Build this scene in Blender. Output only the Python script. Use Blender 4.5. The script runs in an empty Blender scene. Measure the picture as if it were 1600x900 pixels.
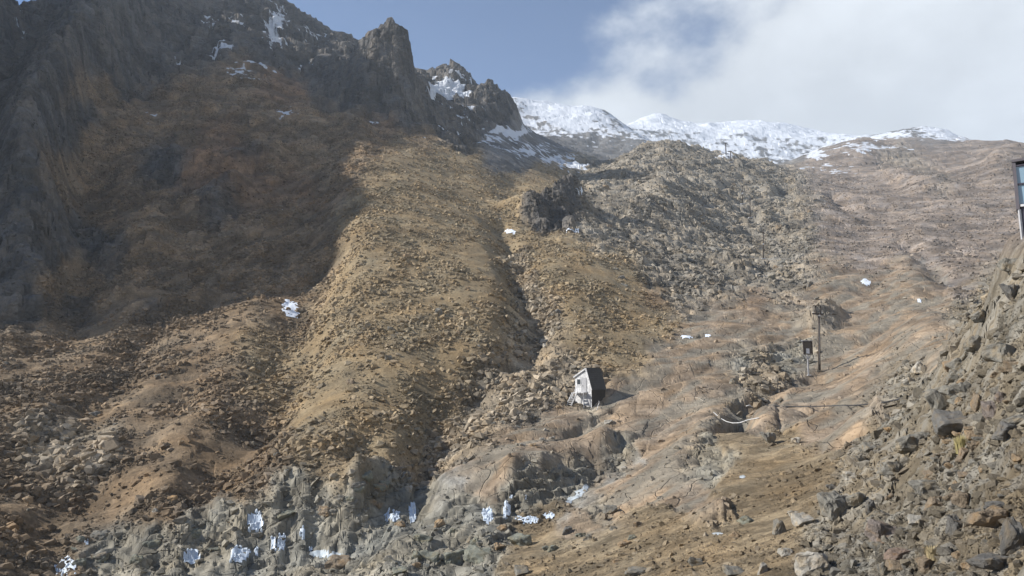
import bpy, bmesh, math, random
import numpy as np
from mathutils import Vector, Matrix, Euler

random.seed(7)
RNG = np.random.default_rng(11)
scene = bpy.context.scene
COL = scene.collection

# ------------------------------------------------------------------ camera
F = 1043.0                       # focal length in photo pixels (1600 wide)
PITCH = math.radians(8.0)
cam_d = bpy.data.cameras.new('camera')
cam_d.sensor_width = 36.0
cam_d.lens = 36.0 * F / 1600.0
cam_d.clip_start = 0.1
cam_d.clip_end = 20000
cam = bpy.data.objects.new('camera', cam_d)
COL.objects.link(cam)
cam.location = (0, 0, 0)
cam.rotation_euler = (math.radians(90) + PITCH, 0, 0)
scene.camera = cam

# ------------------------------------------------------------------ sky, sun, exposure
SUN_ELEV = math.radians(32.0)
SUN_AZ = math.atan2(-1.0, -0.04)          # direction towards the sun, measured from +Y to +X
world = bpy.data.worlds.new('World')
scene.world = world
world.use_nodes = True
wn, wl = world.node_tree.nodes, world.node_tree.links
wn.clear()
w_out = wn.new('ShaderNodeOutputWorld')
w_bg = wn.new('ShaderNodeBackground')
w_sky = wn.new('ShaderNodeTexSky')
w_sky.sky_type = 'NISHITA'
w_sky.sun_disc = False
w_sky.sun_elevation = SUN_ELEV
w_sky.sun_rotation = SUN_AZ
w_sky.altitude = 3000
w_sky.air_density = 0.9
w_sky.dust_density = 0.0
w_sky.ozone_density = 3.0
w_bg.inputs['Strength'].default_value = 0.11
wl.new(w_bg.outputs[0], w_out.inputs['Surface'])


def wmath(op, a, b=None, c=None, clamp=False):
    n = wn.new('ShaderNodeMath')
    n.operation = op
    n.use_clamp = clamp
    for i, v in enumerate((a, b, c)):
        if v is None:
            continue
        if isinstance(v, (int, float)):
            n.inputs[i].default_value = v
        else:
            wl.new(v, n.inputs[i])
    return n.outputs[0]


def wmap(val, f0, f1, t0=0.0, t1=1.0):
    n = wn.new('ShaderNodeMapRange')
    n.interpolation_type = 'SMOOTHSTEP'
    wl.new(val, n.inputs[0])
    for i, v in enumerate((f0, f1, t0, t1)):
        n.inputs[i + 1].default_value = v
    return n.outputs[0]


w_tc = wn.new('ShaderNodeTexCoord')
w_sep = wn.new('ShaderNodeSeparateXYZ')
wl.new(w_tc.outputs['Generated'], w_sep.inputs[0])


def wnoise(scale, detail, rough, off):
    m = wn.new('ShaderNodeMapping')
    m.inputs['Location'].default_value = off
    m.inputs['Scale'].default_value = (1, 1, 1.5)
    wl.new(w_tc.outputs['Generated'], m.inputs[0])
    n = wn.new('ShaderNodeTexNoise')
    n.inputs['Scale'].default_value = scale
    n.inputs['Detail'].default_value = detail
    n.inputs['Roughness'].default_value = rough
    wl.new(m.outputs[0], n.inputs['Vector'])
    return n.outputs['Fac']


n_big = wnoise(3.2, 6, 0.52, (0.35, 0.1, 0.2))
n_small = wnoise(9.0, 5, 0.6, (4.1, 2.0, 7.0))
# a bank of cloud lies against the mountains from straight ahead round to the right
bank = wmath('ADD', wmath('MULTIPLY', w_sep.outputs['X'], 0.75), wmath('MULTIPLY', w_sep.outputs['Z'], -2.6))
bank = wmath('ADD', bank, wmath('MULTIPLY_ADD', n_big, 1.0, 0.50))
bank = wmath('ADD', bank, wmath('MULTIPLY', n_small, 0.25))
cloud = wmap(bank, -0.08, 0.17)
cloud = wmath('MULTIPLY', cloud, 0.97)
tone = wmap(wmath('ADD', n_big, wmath('MULTIPLY', n_small, 0.4)), 0.45, 0.95, 4.4, 5.9)
w_cc = wn.new('ShaderNodeCombineColor')
wl.new(wmath('MULTIPLY', tone, 0.93), w_cc.inputs[0])
wl.new(wmath('MULTIPLY', tone, 0.975), w_cc.inputs[1])
wl.new(wmath('MULTIPLY', tone, 1.02), w_cc.inputs[2])
w_mix = wn.new('ShaderNodeMix')
w_mix.data_type = 'RGBA'
wl.new(cloud, w_mix.inputs[0])
wl.new(w_sky.outputs[0], w_mix.inputs[6])
wl.new(w_cc.outputs[0], w_mix.inputs[7])
wl.new(w_mix.outputs[2], w_bg.inputs['Color'])

sun_d = bpy.data.lights.new('sun', 'SUN')
sun_d.energy = 5.0
sun_d.angle = math.radians(0.5)
sun_d.color = (1.0, 0.95, 0.87)
sun = bpy.data.objects.new('sun', sun_d)
COL.objects.link(sun)
to_sun = Vector((math.sin(SUN_AZ) * math.cos(SUN_ELEV), math.cos(SUN_AZ) * math.cos(SUN_ELEV), math.sin(SUN_ELEV)))
sun.rotation_euler = to_sun.to_track_quat('Z', 'Y').to_euler()
sun.location = to_sun * 300

vs = scene.view_settings
vs.view_transform = 'Standard'
vs.look = 'None'
vs.exposure = 0.58
vs.gamma = 1.0
vs.use_curve_mapping = False
scene.render.engine = 'CYCLES'
scene.cycles.use_denoising = True
scene.cycles.max_bounces = 5
scene.cycles.diffuse_bounces = 2
scene.cycles.volume_bounces = 1

# ------------------------------------------------------------------ pixel <-> direction
CP, SP = math.cos(PITCH), math.sin(PITCH)


def pix_dir(px, py):
    """photo pixel -> (azimuth, tangent of elevation)"""
    a = (np.asarray(px, float) - 800.0) / F
    b = (450.0 - np.asarray(py, float)) / F
    y = CP - SP * b
    z = SP + CP * b
    return np.arctan2(a, y), z / np.hypot(a, y)


def dir_pix(az, e):
    x, y = np.sin(az), np.cos(az)
    yc = np.maximum(CP * y + SP * e, 0.05)
    zc = -SP * y + CP * e
    return 800 + F * x / yc, 450 - F * zc / yc


# ------------------------------------------------------------------ noise
_tab = RNG.integers(0, 256, 512)
_ang = RNG.random(256) * 2 * math.pi
_gx, _gy = np.cos(_ang), np.sin(_ang)
_perm = np.concatenate([RNG.permutation(256)] * 2)
_rnd = RNG.random((256, 5))


def pnoise(x, y, seed=0):
    xi = np.floor(x).astype(np.int64)
    yi = np.floor(y).astype(np.int64)
    xf, yf = x - xi, y - yi
    u = xf * xf * xf * (xf * (xf * 6 - 15) + 10)
    v = yf * yf * yf * (yf * (yf * 6 - 15) + 10)

    def g(ix, iy, dx, dy):
        h = _perm[(_perm[(ix + seed * 37) & 255] + iy) & 255]
        return _gx[h] * dx + _gy[h] * dy
    a = g(xi, yi, xf, yf)
    b = g(xi + 1, yi, xf - 1, yf)
    c = g(xi, yi + 1, xf, yf - 1)
    d = g(xi + 1, yi + 1, xf - 1, yf - 1)
    return ((a + (b - a) * u) + ((c + (d - c) * u) - (a + (b - a) * u)) * v) * 1.5


def blocks(x, y, seed=0):
    """Worley cells, each a tilted plane: (height, edge distance, cell random)"""
    xi = np.floor(x).astype(np.int64)
    yi = np.floor(y).astype(np.int64)
    f1 = np.full(x.shape, 9.0)
    f2 = np.full(x.shape, 9.0)
    h1 = np.zeros(x.shape)
    r1 = np.zeros(x.shape)
    for ox in (-1, 0, 1):
        for oy in (-1, 0, 1):
            h = _perm[(_perm[(xi + ox + seed * 53) & 255] + yi + oy) & 255]
            rr = _rnd[h]
            dx = x - (xi + ox + 0.1 + 0.8 * rr[:, 0])
            dy = y - (yi + oy + 0.1 + 0.8 * rr[:, 1])
            d = dx * dx + dy * dy
            hh = (rr[:, 2] - 0.5) * 0.9 + dx * (rr[:, 3] - 0.5) * 1.7 + dy * (rr[:, 4] - 0.5) * 1.7
            near = d < f1
            f2 = np.where(near, f1, np.minimum(f2, d))
            h1 = np.where(near, hh, h1)
            r1 = np.where(near, rr[:, 2], r1)
            f1 = np.where(near, d, f1)
    return h1, np.sqrt(f2) - np.sqrt(f1), r1


# ------------------------------------------------------------------ terrain: control lines (photo pixel x, y, distance in metres)
LINES = [
    # left column outside the frame: low ground, then a far ridge
    [(-420, 900, 40), (-420, 640, 80), (-420, 560, 110)], [(-420, 300, 520)],
    [(-180, 900, 45), (-180, 640, 80), (-180, 560, 108)], [(-180, 150, 560)],
    # x = 0
    [(0, 900, 48), (0, 800, 57), (0, 700, 70), (0, 600, 90), (0, 530, 110)],
    # buttress: crest, its sunlit left flank, and the gully behind it
    [(48, 524, 113), (60, 400, 130), (57, 290, 146), (24, 225, 158), (20, 180, 168), (34, 130, 186), (70, 108, 204), (98, 78, 225), (130, 50, 250), (160, 10, 280), (205, -30, 325)],
    [(5, 510, 115), (5, 400, 131), (8, 300, 147)],
    [(-70, 520, 128), (-70, 430, 152), (-70, 350, 176)],
    [(0, 170, 215), (0, 120, 270), (40, 70, 320), (80, 30, 360)],
    [(-40, 40, 430), (0, 36, 440), (28, 16, 440), (48, 22, 445), (62, 8, 440), (110, -6, 445), (140, -30, 450)],
    # bowl in the shade
    [(120, 900, 48), (110, 800, 56), (110, 700, 68), (110, 600, 89), (110, 540, 110), (110, 480, 130), (110, 400, 154), (110, 300, 188), (115, 200, 222), (135, 130, 250)],
    [(200, 800, 53), (200, 700, 65), (200, 600, 86), (200, 540, 105), (200, 480, 122), (200, 400, 148), (200, 300, 188), (200, 200, 235), (210, 120, 280), (220, 40, 318), (230, -20, 350)],
    [(300, 770, 53), (300, 700, 62), (300, 600, 82), (300, 530, 102), (300, 480, 118), (300, 400, 145), (300, 300, 185), (300, 200, 232), (300, 120, 285), (300, 40, 345), (310, -30, 400)],
    [(400, 700, 58), (400, 600, 76), (400, 530, 95), (400, 480, 110), (400, 400, 138), (400, 300, 178), (400, 200, 228), (400, 120, 285), (400, 60, 340), (410, 0, 400)],
    [(480, 700, 56), (480, 600, 73), (480, 520, 94), (480, 460, 112), (480, 380, 138), (480, 300, 172), (480, 220, 215), (480, 150, 270), (480, 90, 345)],
    # skyline of the big left ridge
    [(330, -60, 430), (400, -22, 430), (436, -4, 430), (450, 14, 425), (478, 26, 425), (492, 44, 420), (520, 56, 410), (545, 64, 395), (556, 74, 380)],
    # scree cone in the middle
    [(560, 720, 54), (560, 640, 64), (560, 560, 76), (560, 480, 92), (560, 400, 112), (560, 330, 137), (560, 280, 163), (560, 230, 195), (560, 190, 228)],
    [(640, 700, 56), (640, 620, 66), (640, 540, 78), (640, 460, 95), (640, 400, 111), (640, 340, 133), (640, 290, 160), (640, 250, 190), (640, 215, 222), (640, 185, 252)],
    [(710, 640, 64), (710, 560, 75), (710, 480, 90), (710, 420, 106), (710, 360, 131), (710, 320, 155), (710, 280, 186), (710, 240, 222), (710, 205, 262), (700, 175, 300)],
    [(770, 560, 76), (770, 500, 87), (770, 440, 103), (765, 390, 123), (755, 340, 152), (760, 290, 190), (770, 255, 232), (780, 230, 275)],
    # pinnacle
    [(530, 165, 262), (570, 175, 252), (610, 178, 250), (650, 178, 258)],
    [(552, 92, 282), (560, 72, 282), (576, 56, 282), (588, 42, 282), (604, 36, 283), (620, 34, 284), (634, 40, 285), (642, 62, 286), (646, 90, 288), (648, 118, 290)],
    [(556, 120, 268), (590, 110, 266), (630, 115, 268), (570, 145, 258), (620, 148, 258)],
    [(520, 110, 292), (540, 100, 290)],
    [(660, 145, 300), (658, 122, 312)],
    [(640, 105, 315), (600, 100, 315), (560, 110, 315)],
    # second and third peaks on the ridge going back
    [(664, 118, 430), (684, 110, 430), (705, 103, 430), (722, 112, 430), (742, 134, 430)],
    [(700, 165, 330), (730, 185, 320), (690, 140, 380), (725, 150, 370)],
    [(742, 134, 395), (755, 128, 390), (768, 125, 390), (785, 140, 392), (802, 158, 395), (812, 178, 395), (815, 190, 395)],
    [(740, 165, 350), (775, 180, 352), (800, 192, 360)],
    [(750, 210, 315), (800, 225, 325), (840, 240, 335), (880, 262, 330), (910, 272, 320)],
    [(820, 205, 420), (850, 225, 400), (890, 250, 370)],
    # valley head and gully
    [(800, 290, 215), (840, 300, 205), (880, 300, 215), (905, 285, 270)],
    [(830, 360, 150), (870, 350, 155), (905, 340, 165), (850, 320, 180)],
    [(800, 420, 116), (830, 480, 97), (835, 520, 89), (790, 570, 78), (745, 620, 69), (700, 670, 61), (665, 730, 54), (648, 765, 50)],
    [(860, 600, 72), (860, 540, 84), (870, 480, 97), (870, 420, 114), (860, 390, 130)],
    [(930, 610, 71), (940, 560, 81), (950, 500, 95), (950, 440, 112), (950, 390, 140), (950, 340, 180), (950, 300, 230), (950, 265, 300)],
    # lava hill: face and crest
    [(1050, 640, 64), (1050, 590, 76), (1050, 530, 93), (1050, 480, 110), (1050, 420, 142), (1050, 360, 185), (1050, 300, 248), (1050, 255, 335)],
    [(945, 262, 360), (975, 240, 400), (1005, 224, 420), (1050, 219, 430), (1085, 226, 430), (1110, 238, 430), (1140, 240, 420), (1170, 246, 420), (1200, 254, 425), (1215, 262, 430)],
    [(980, 262, 520), (1050, 250, 560), (1120, 262, 560), (1200, 270, 560)],
    [(1180, 640, 60), (1180, 590, 76), (1180, 540, 92), (1180, 480, 117), (1190, 405, 182), (1175, 340, 260), (1160, 316, 290), (1165, 280, 350)],
    # right hill
    [(1283, 640, 60), (1283, 580, 83), (1283, 520, 102), (1283, 450, 142), (1283, 380, 205), (1290, 320, 285), (1290, 280, 400)],
    [(1220, 262, 560), (1250, 246, 600), (1285, 232, 620), (1320, 222, 630), (1350, 218, 630), (1385, 228, 600), (1420, 236, 560), (1460, 242, 520), (1500, 252, 480), (1530, 250, 460), (1548, 246, 450), (1552, 234, 445), (1600, 235, 440), (1660, 236, 440), (1800, 240, 440)],
    [(1360, 560, 84), (1360, 500, 112), (1360, 450, 145), (1360, 400, 190), (1360, 340, 275), (1360, 290, 390), (1360, 250, 500)],
    [(1450, 500, 95), (1450, 450, 135), (1450, 400, 180), (1450, 340, 260), (1450, 290, 370)],
    [(1540, 470, 120), (1540, 400, 185), (1540, 340, 265), (1540, 290, 350)],
    [(1640, 420, 130), (1640, 350, 240), (1640, 290, 340)],
    [(1800, 420, 130), (1800, 350, 240), (1800, 290, 340)],
    # right bank, near
    [(1340, 900, 15), (1340, 800, 21), (1340, 700, 34), (1340, 640, 50)],
    [(1450, 900, 12.5), (1450, 800, 16), (1450, 700, 22), (1450, 620, 32), (1450, 560, 50)],
    [(1520, 900, 11), (1520, 800, 13.5), (1520, 700, 17), (1520, 600, 23), (1520, 530, 30), (1518, 492, 36)],
    [(1600, 900, 9), (1600, 800, 11), (1600, 700, 13.5), (1600, 600, 17), (1600, 500, 21), (1600, 420, 25.5), (1598, 368, 30)],
    [(1518, 492, 36), (1545, 455, 34), (1560, 410, 32), (1572, 380, 31), (1600, 362, 30.5), (1700, 340, 29)],
    [(1520, 505, 60), (1560, 470, 60), (1600, 450, 60), (1700, 440, 60)],
    [(1720, 900, 8), (1720, 700, 11.5), (1720, 500, 18), (1720, 400, 24)],
    [(1950, 900, 7), (1950, 700, 9.5), (1950, 500, 15), (1950, 350, 28), (1950, 430, 60)],
    # foreground, bottom of the frame
    [(1200, 900, 18), (1200, 830, 24), (1200, 760, 33), (1200, 700, 46)],
    [(1060, 900, 21), (1060, 830, 28.5), (1060, 770, 36), (1060, 700, 48)],
    [(920, 900, 26), (920, 850, 32), (910, 810, 38)],
    [(760, 900, 30), (760, 860, 35), (760, 825, 41)],
    [(620, 900, 34), (620, 860, 39), (620, 830, 43)],
    [(480, 900, 38.5), (480, 880, 41.5)],
    [(330, 910, 41), (250, 920, 43), (120, 925, 46)],
    # stream bank: foot then top of the rock step
    [(100, 893, 50), (190, 884, 48.5), (300, 880, 47), (380, 872, 46), (450, 868, 45.5), (530, 855, 44.5), (600, 822, 46), (640, 812, 46.5), (700, 812, 44.5), (760, 812, 43.5), (800, 814, 43), (850, 806, 43.3), (890, 780, 46), (930, 748, 50), (970, 716, 55)],
    [(110, 858, 52), (190, 848, 50.8), (240, 812, 50.5), (300, 806, 49.5), (380, 796, 48.5), (430, 796, 48), (520, 775, 47.8), (560, 745, 48.5), (600, 745, 50), (640, 768, 49), (690, 745, 49.5), (745, 728, 50), (800, 742, 47), (850, 728, 49), (900, 716, 51.5), (940, 690, 55)],
    [(880, 800, 41.5), (930, 765, 46.5), (980, 735, 50), (1030, 700, 54)],
    [(700, 790, 45.5), (720, 765, 47)],
    [(800, 690, 56), (840, 660, 62), (920, 636, 67), (960, 640, 66), (900, 680, 59)],
    [(980, 690, 57), (1000, 660, 61), (1000, 620, 69)],
    # far snow mountains
    [(815, 200, 900), (880, 215, 800), (930, 225, 760), (960, 235, 700), (990, 222, 760)],
    [(806, 152, 1300), (830, 156, 1300), (880, 162, 1250), (930, 168, 1200), (950, 176, 1150), (965, 190, 1050), (985, 208, 900), (1000, 218, 800)],
    [(806, 175, 1900), (900, 190, 1900), (980, 200, 1900)],
    [(960, 200, 2200), (1000, 188, 2400), (1030, 182, 2500), (1060, 192, 2500), (1100, 200, 2600), (1160, 200, 2700), (1220, 202, 2700), (1280, 212, 2600), (1320, 216, 2500)],
    [(1000, 225, 1500), (1080, 238, 1500), (1150, 250, 1400), (1205, 256, 1300), (1280, 248, 1500), (1340, 225, 1500)],
    [(1340, 214, 1600), (1390, 206, 1600), (1440, 200, 1600), (1480, 206, 1600), (1510, 225, 1600), (1535, 248, 1600), (1600, 262, 1600), (1800, 270, 1600)],
    [(700, 190, 1500), (500, 160, 1300), (300, 120, 1200), (100, 110, 1200), (-200, 180, 1200), (-420, 220, 1200)],
    [(700, 260, 3500), (300, 260, 3500), (-200, 260, 3500), (1600, 300, 3500), (1900, 300, 3500), (1000, 230, 4200), (1200, 215, 4200)],
]
pts = []
for ln in LINES:
    for i, (x, y, r) in enumerate(ln):
        pts.append((x, y, r))
        if i + 1 < len(ln):
            x2, y2, r2 = ln[i + 1]
            n = int(max(abs(x2 - x), abs(y2 - y)) / 60)
            for k in range(1, n + 1):
                t = k / (n + 1)
                pts.append((x + (x2 - x) * t, y + (y2 - y) * t, math.exp(math.log(r) * (1 - t) + math.log(r2) * t)))
pts = np.array(pts)
far_ = pts[:, 2] > 640                # the summit range stands about 1 to 2 km off
pts[far_, 2] = 640 * (pts[far_, 2] / 640) ** 0.62
p_az, p_e = pix_dir(pts[:, 0], pts[:, 1])
KA, KR = 5.0, 1.35
cu, cv = p_az * KA, np.log(pts[:, 2]) * KR
# added out-of-frame left ridge (x, y, z in metres), shaped to shade the bowl
side = []
for x_, y_, z_ in [(-116, 88, 34), (-132, 100, 66), (-150, 116, 96), (-163, 138, 126), (-184, 163, 142), (-205, 200, 182), (-236, 250, 236), (-275, 305, 300)]:
    side.append((x_, y_, z_))
    side.append((x_ - 60, y_ + 5, z_ - 55))
side = np.array(side, float)
side_r = np.hypot(side[:, 0], side[:, 1])
cu = np.concatenate([cu, np.arctan2(side[:, 0], side[:, 1]) * KA])
cv = np.concatenate([cv, np.log(side_r) * KR])
p_e = np.concatenate([p_e, side[:, 2] / side_r])
ground_u = np.array([-0.9, -0.45, 0, 0.45, 0.9]) * KA          # ground round the camera's mast
cu = np.concatenate([cu, ground_u])
cv = np.concatenate([cv, np.full(5, math.log(5.0) * KR)])
ce = np.concatenate([p_e, np.array([-1.2, -1.0, -0.8, -0.55, -0.35])])


def phi(d2):
    return np.sqrt(d2 + 0.0012)


A = phi((cu[:, None] - cu) ** 2 + (cv[:, None] - cv) ** 2)
n = len(cu)
A[np.arange(n), np.arange(n)] -= 0.003
M = np.zeros((n + 3, n + 3))
M[:n, :n] = A
M[:n, n], M[:n, n + 1], M[:n, n + 2] = 1, cu, cv
M[n:, :n] = M[:n, n:].T
W = np.linalg.solve(M, np.concatenate([ce, np.zeros(3)]))


def base_e(az, lr):
    u, v = np.ravel(az) * KA, np.ravel(lr) * KR
    out = np.empty(u.shape)
    for s in range(0, len(u), 20000):
        uu, vv = u[s:s + 20000, None], v[s:s + 20000, None]
        out[s:s + 20000] = phi((uu - cu) ** 2 + (vv - cv) ** 2) @ W[:n] + W[n] + W[n + 1] * uu[:, 0] + W[n + 2] * vv[:, 0]
    return out.reshape(np.shape(az))


# polar grid: about one cell per picture pixel
AZ = np.concatenate([np.radians(np.linspace(-62, -40, 70)[:-1]), np.radians(np.linspace(-40, 40, 1060)), np.radians(np.linspace(40, 58, 50)[1:])])
LR = np.concatenate([np.linspace(math.log(5), math.log(9), 40)[:-1], np.linspace(math.log(9), math.log(33), 300)[:-1],
                     np.linspace(math.log(33), math.log(470), 520)[:-1], np.linspace(math.log(470), math.log(2150), 150)])
NA, NR = len(AZ), len(LR)
ca = np.linspace(AZ[0], AZ[-1], 560)
cr = np.linspace(LR[0], LR[-1], 520)
CE = base_e(*np.meshgrid(ca, cr))            # rows: r, columns: azimuth


def bilin(G, az, lr, ga, gr):
    a = np.clip((az - ga[0]) / (ga[1] - ga[0]), 0, len(ga) - 1.001)
    b = np.clip((lr - gr[0]) / (gr[1] - gr[0]), 0, len(gr) - 1.001)
    i, j = a.astype(int), b.astype(int)
    s, t = a - i, b - j
    return (G[j, i] * (1 - s) + G[j, i + 1] * s) * (1 - t) + (G[j + 1, i] * (1 - s) + G[j + 1, i + 1] * s) * t


gaz, glr = np.meshgrid(AZ, LR)
GR = np.exp(glr)
E0 = bilin(CE, gaz, glr, ca, cr)
GX, GY = GR * np.sin(gaz), GR * np.cos(gaz)
Z0 = E0 * GR
PX, PY = dir_pix(gaz, E0)

# hit test of a photo pixel against a height grid
CUR = {'Z': Z0}


def hit(px, py, rmin=6.0, rmax=4000.0):
    az, e = pix_dir(px, py)
    a = np.searchsorted(AZ, az) - 1
    s = (az - AZ[a]) / (AZ[a + 1] - AZ[a])
    col = (CUR['Z'][:, a] * (1 - s) + CUR['Z'][:, a + 1] * s)
    rr = np.exp(LR)
    d = col - e * rr
    ok = (d >= 0) & (rr >= rmin) & (rr <= rmax)
    k = int(np.argmax(ok)) if ok.any() else int(np.argmin(np.where((rr >= rmin) & (rr <= rmax), np.abs(d), 1e9)))
    if k > 0 and d[k - 1] < 0 <= d[k]:
        t = -d[k - 1] / (d[k] - d[k - 1])
        r = rr[k - 1] + (rr[k] - rr[k - 1]) * t
        z = col[k - 1] + (col[k] - col[k - 1]) * t
    else:
        r, z = rr[k], col[k]
    return Vector((r * math.sin(az), r * math.cos(az), z))


def ground_z(x, y):
    az, lr = math.atan2(x, y), math.log(math.hypot(x, y))
    a = int(np.clip(np.searchsorted(AZ, az) - 1, 0, NA - 2))
    b = int(np.clip(np.searchsorted(LR, lr) - 1, 0, NR - 2))
    s = (az - AZ[a]) / (AZ[a + 1] - AZ[a])
    t = (lr - LR[b]) / (LR[b + 1] - LR[b])
    Z = CUR['Z']
    return float((Z[b, a] * (1 - s) + Z[b, a + 1] * s) * (1 - t) + (Z[b + 1, a] * (1 - s) + Z[b + 1, a + 1] * s) * t)


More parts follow.
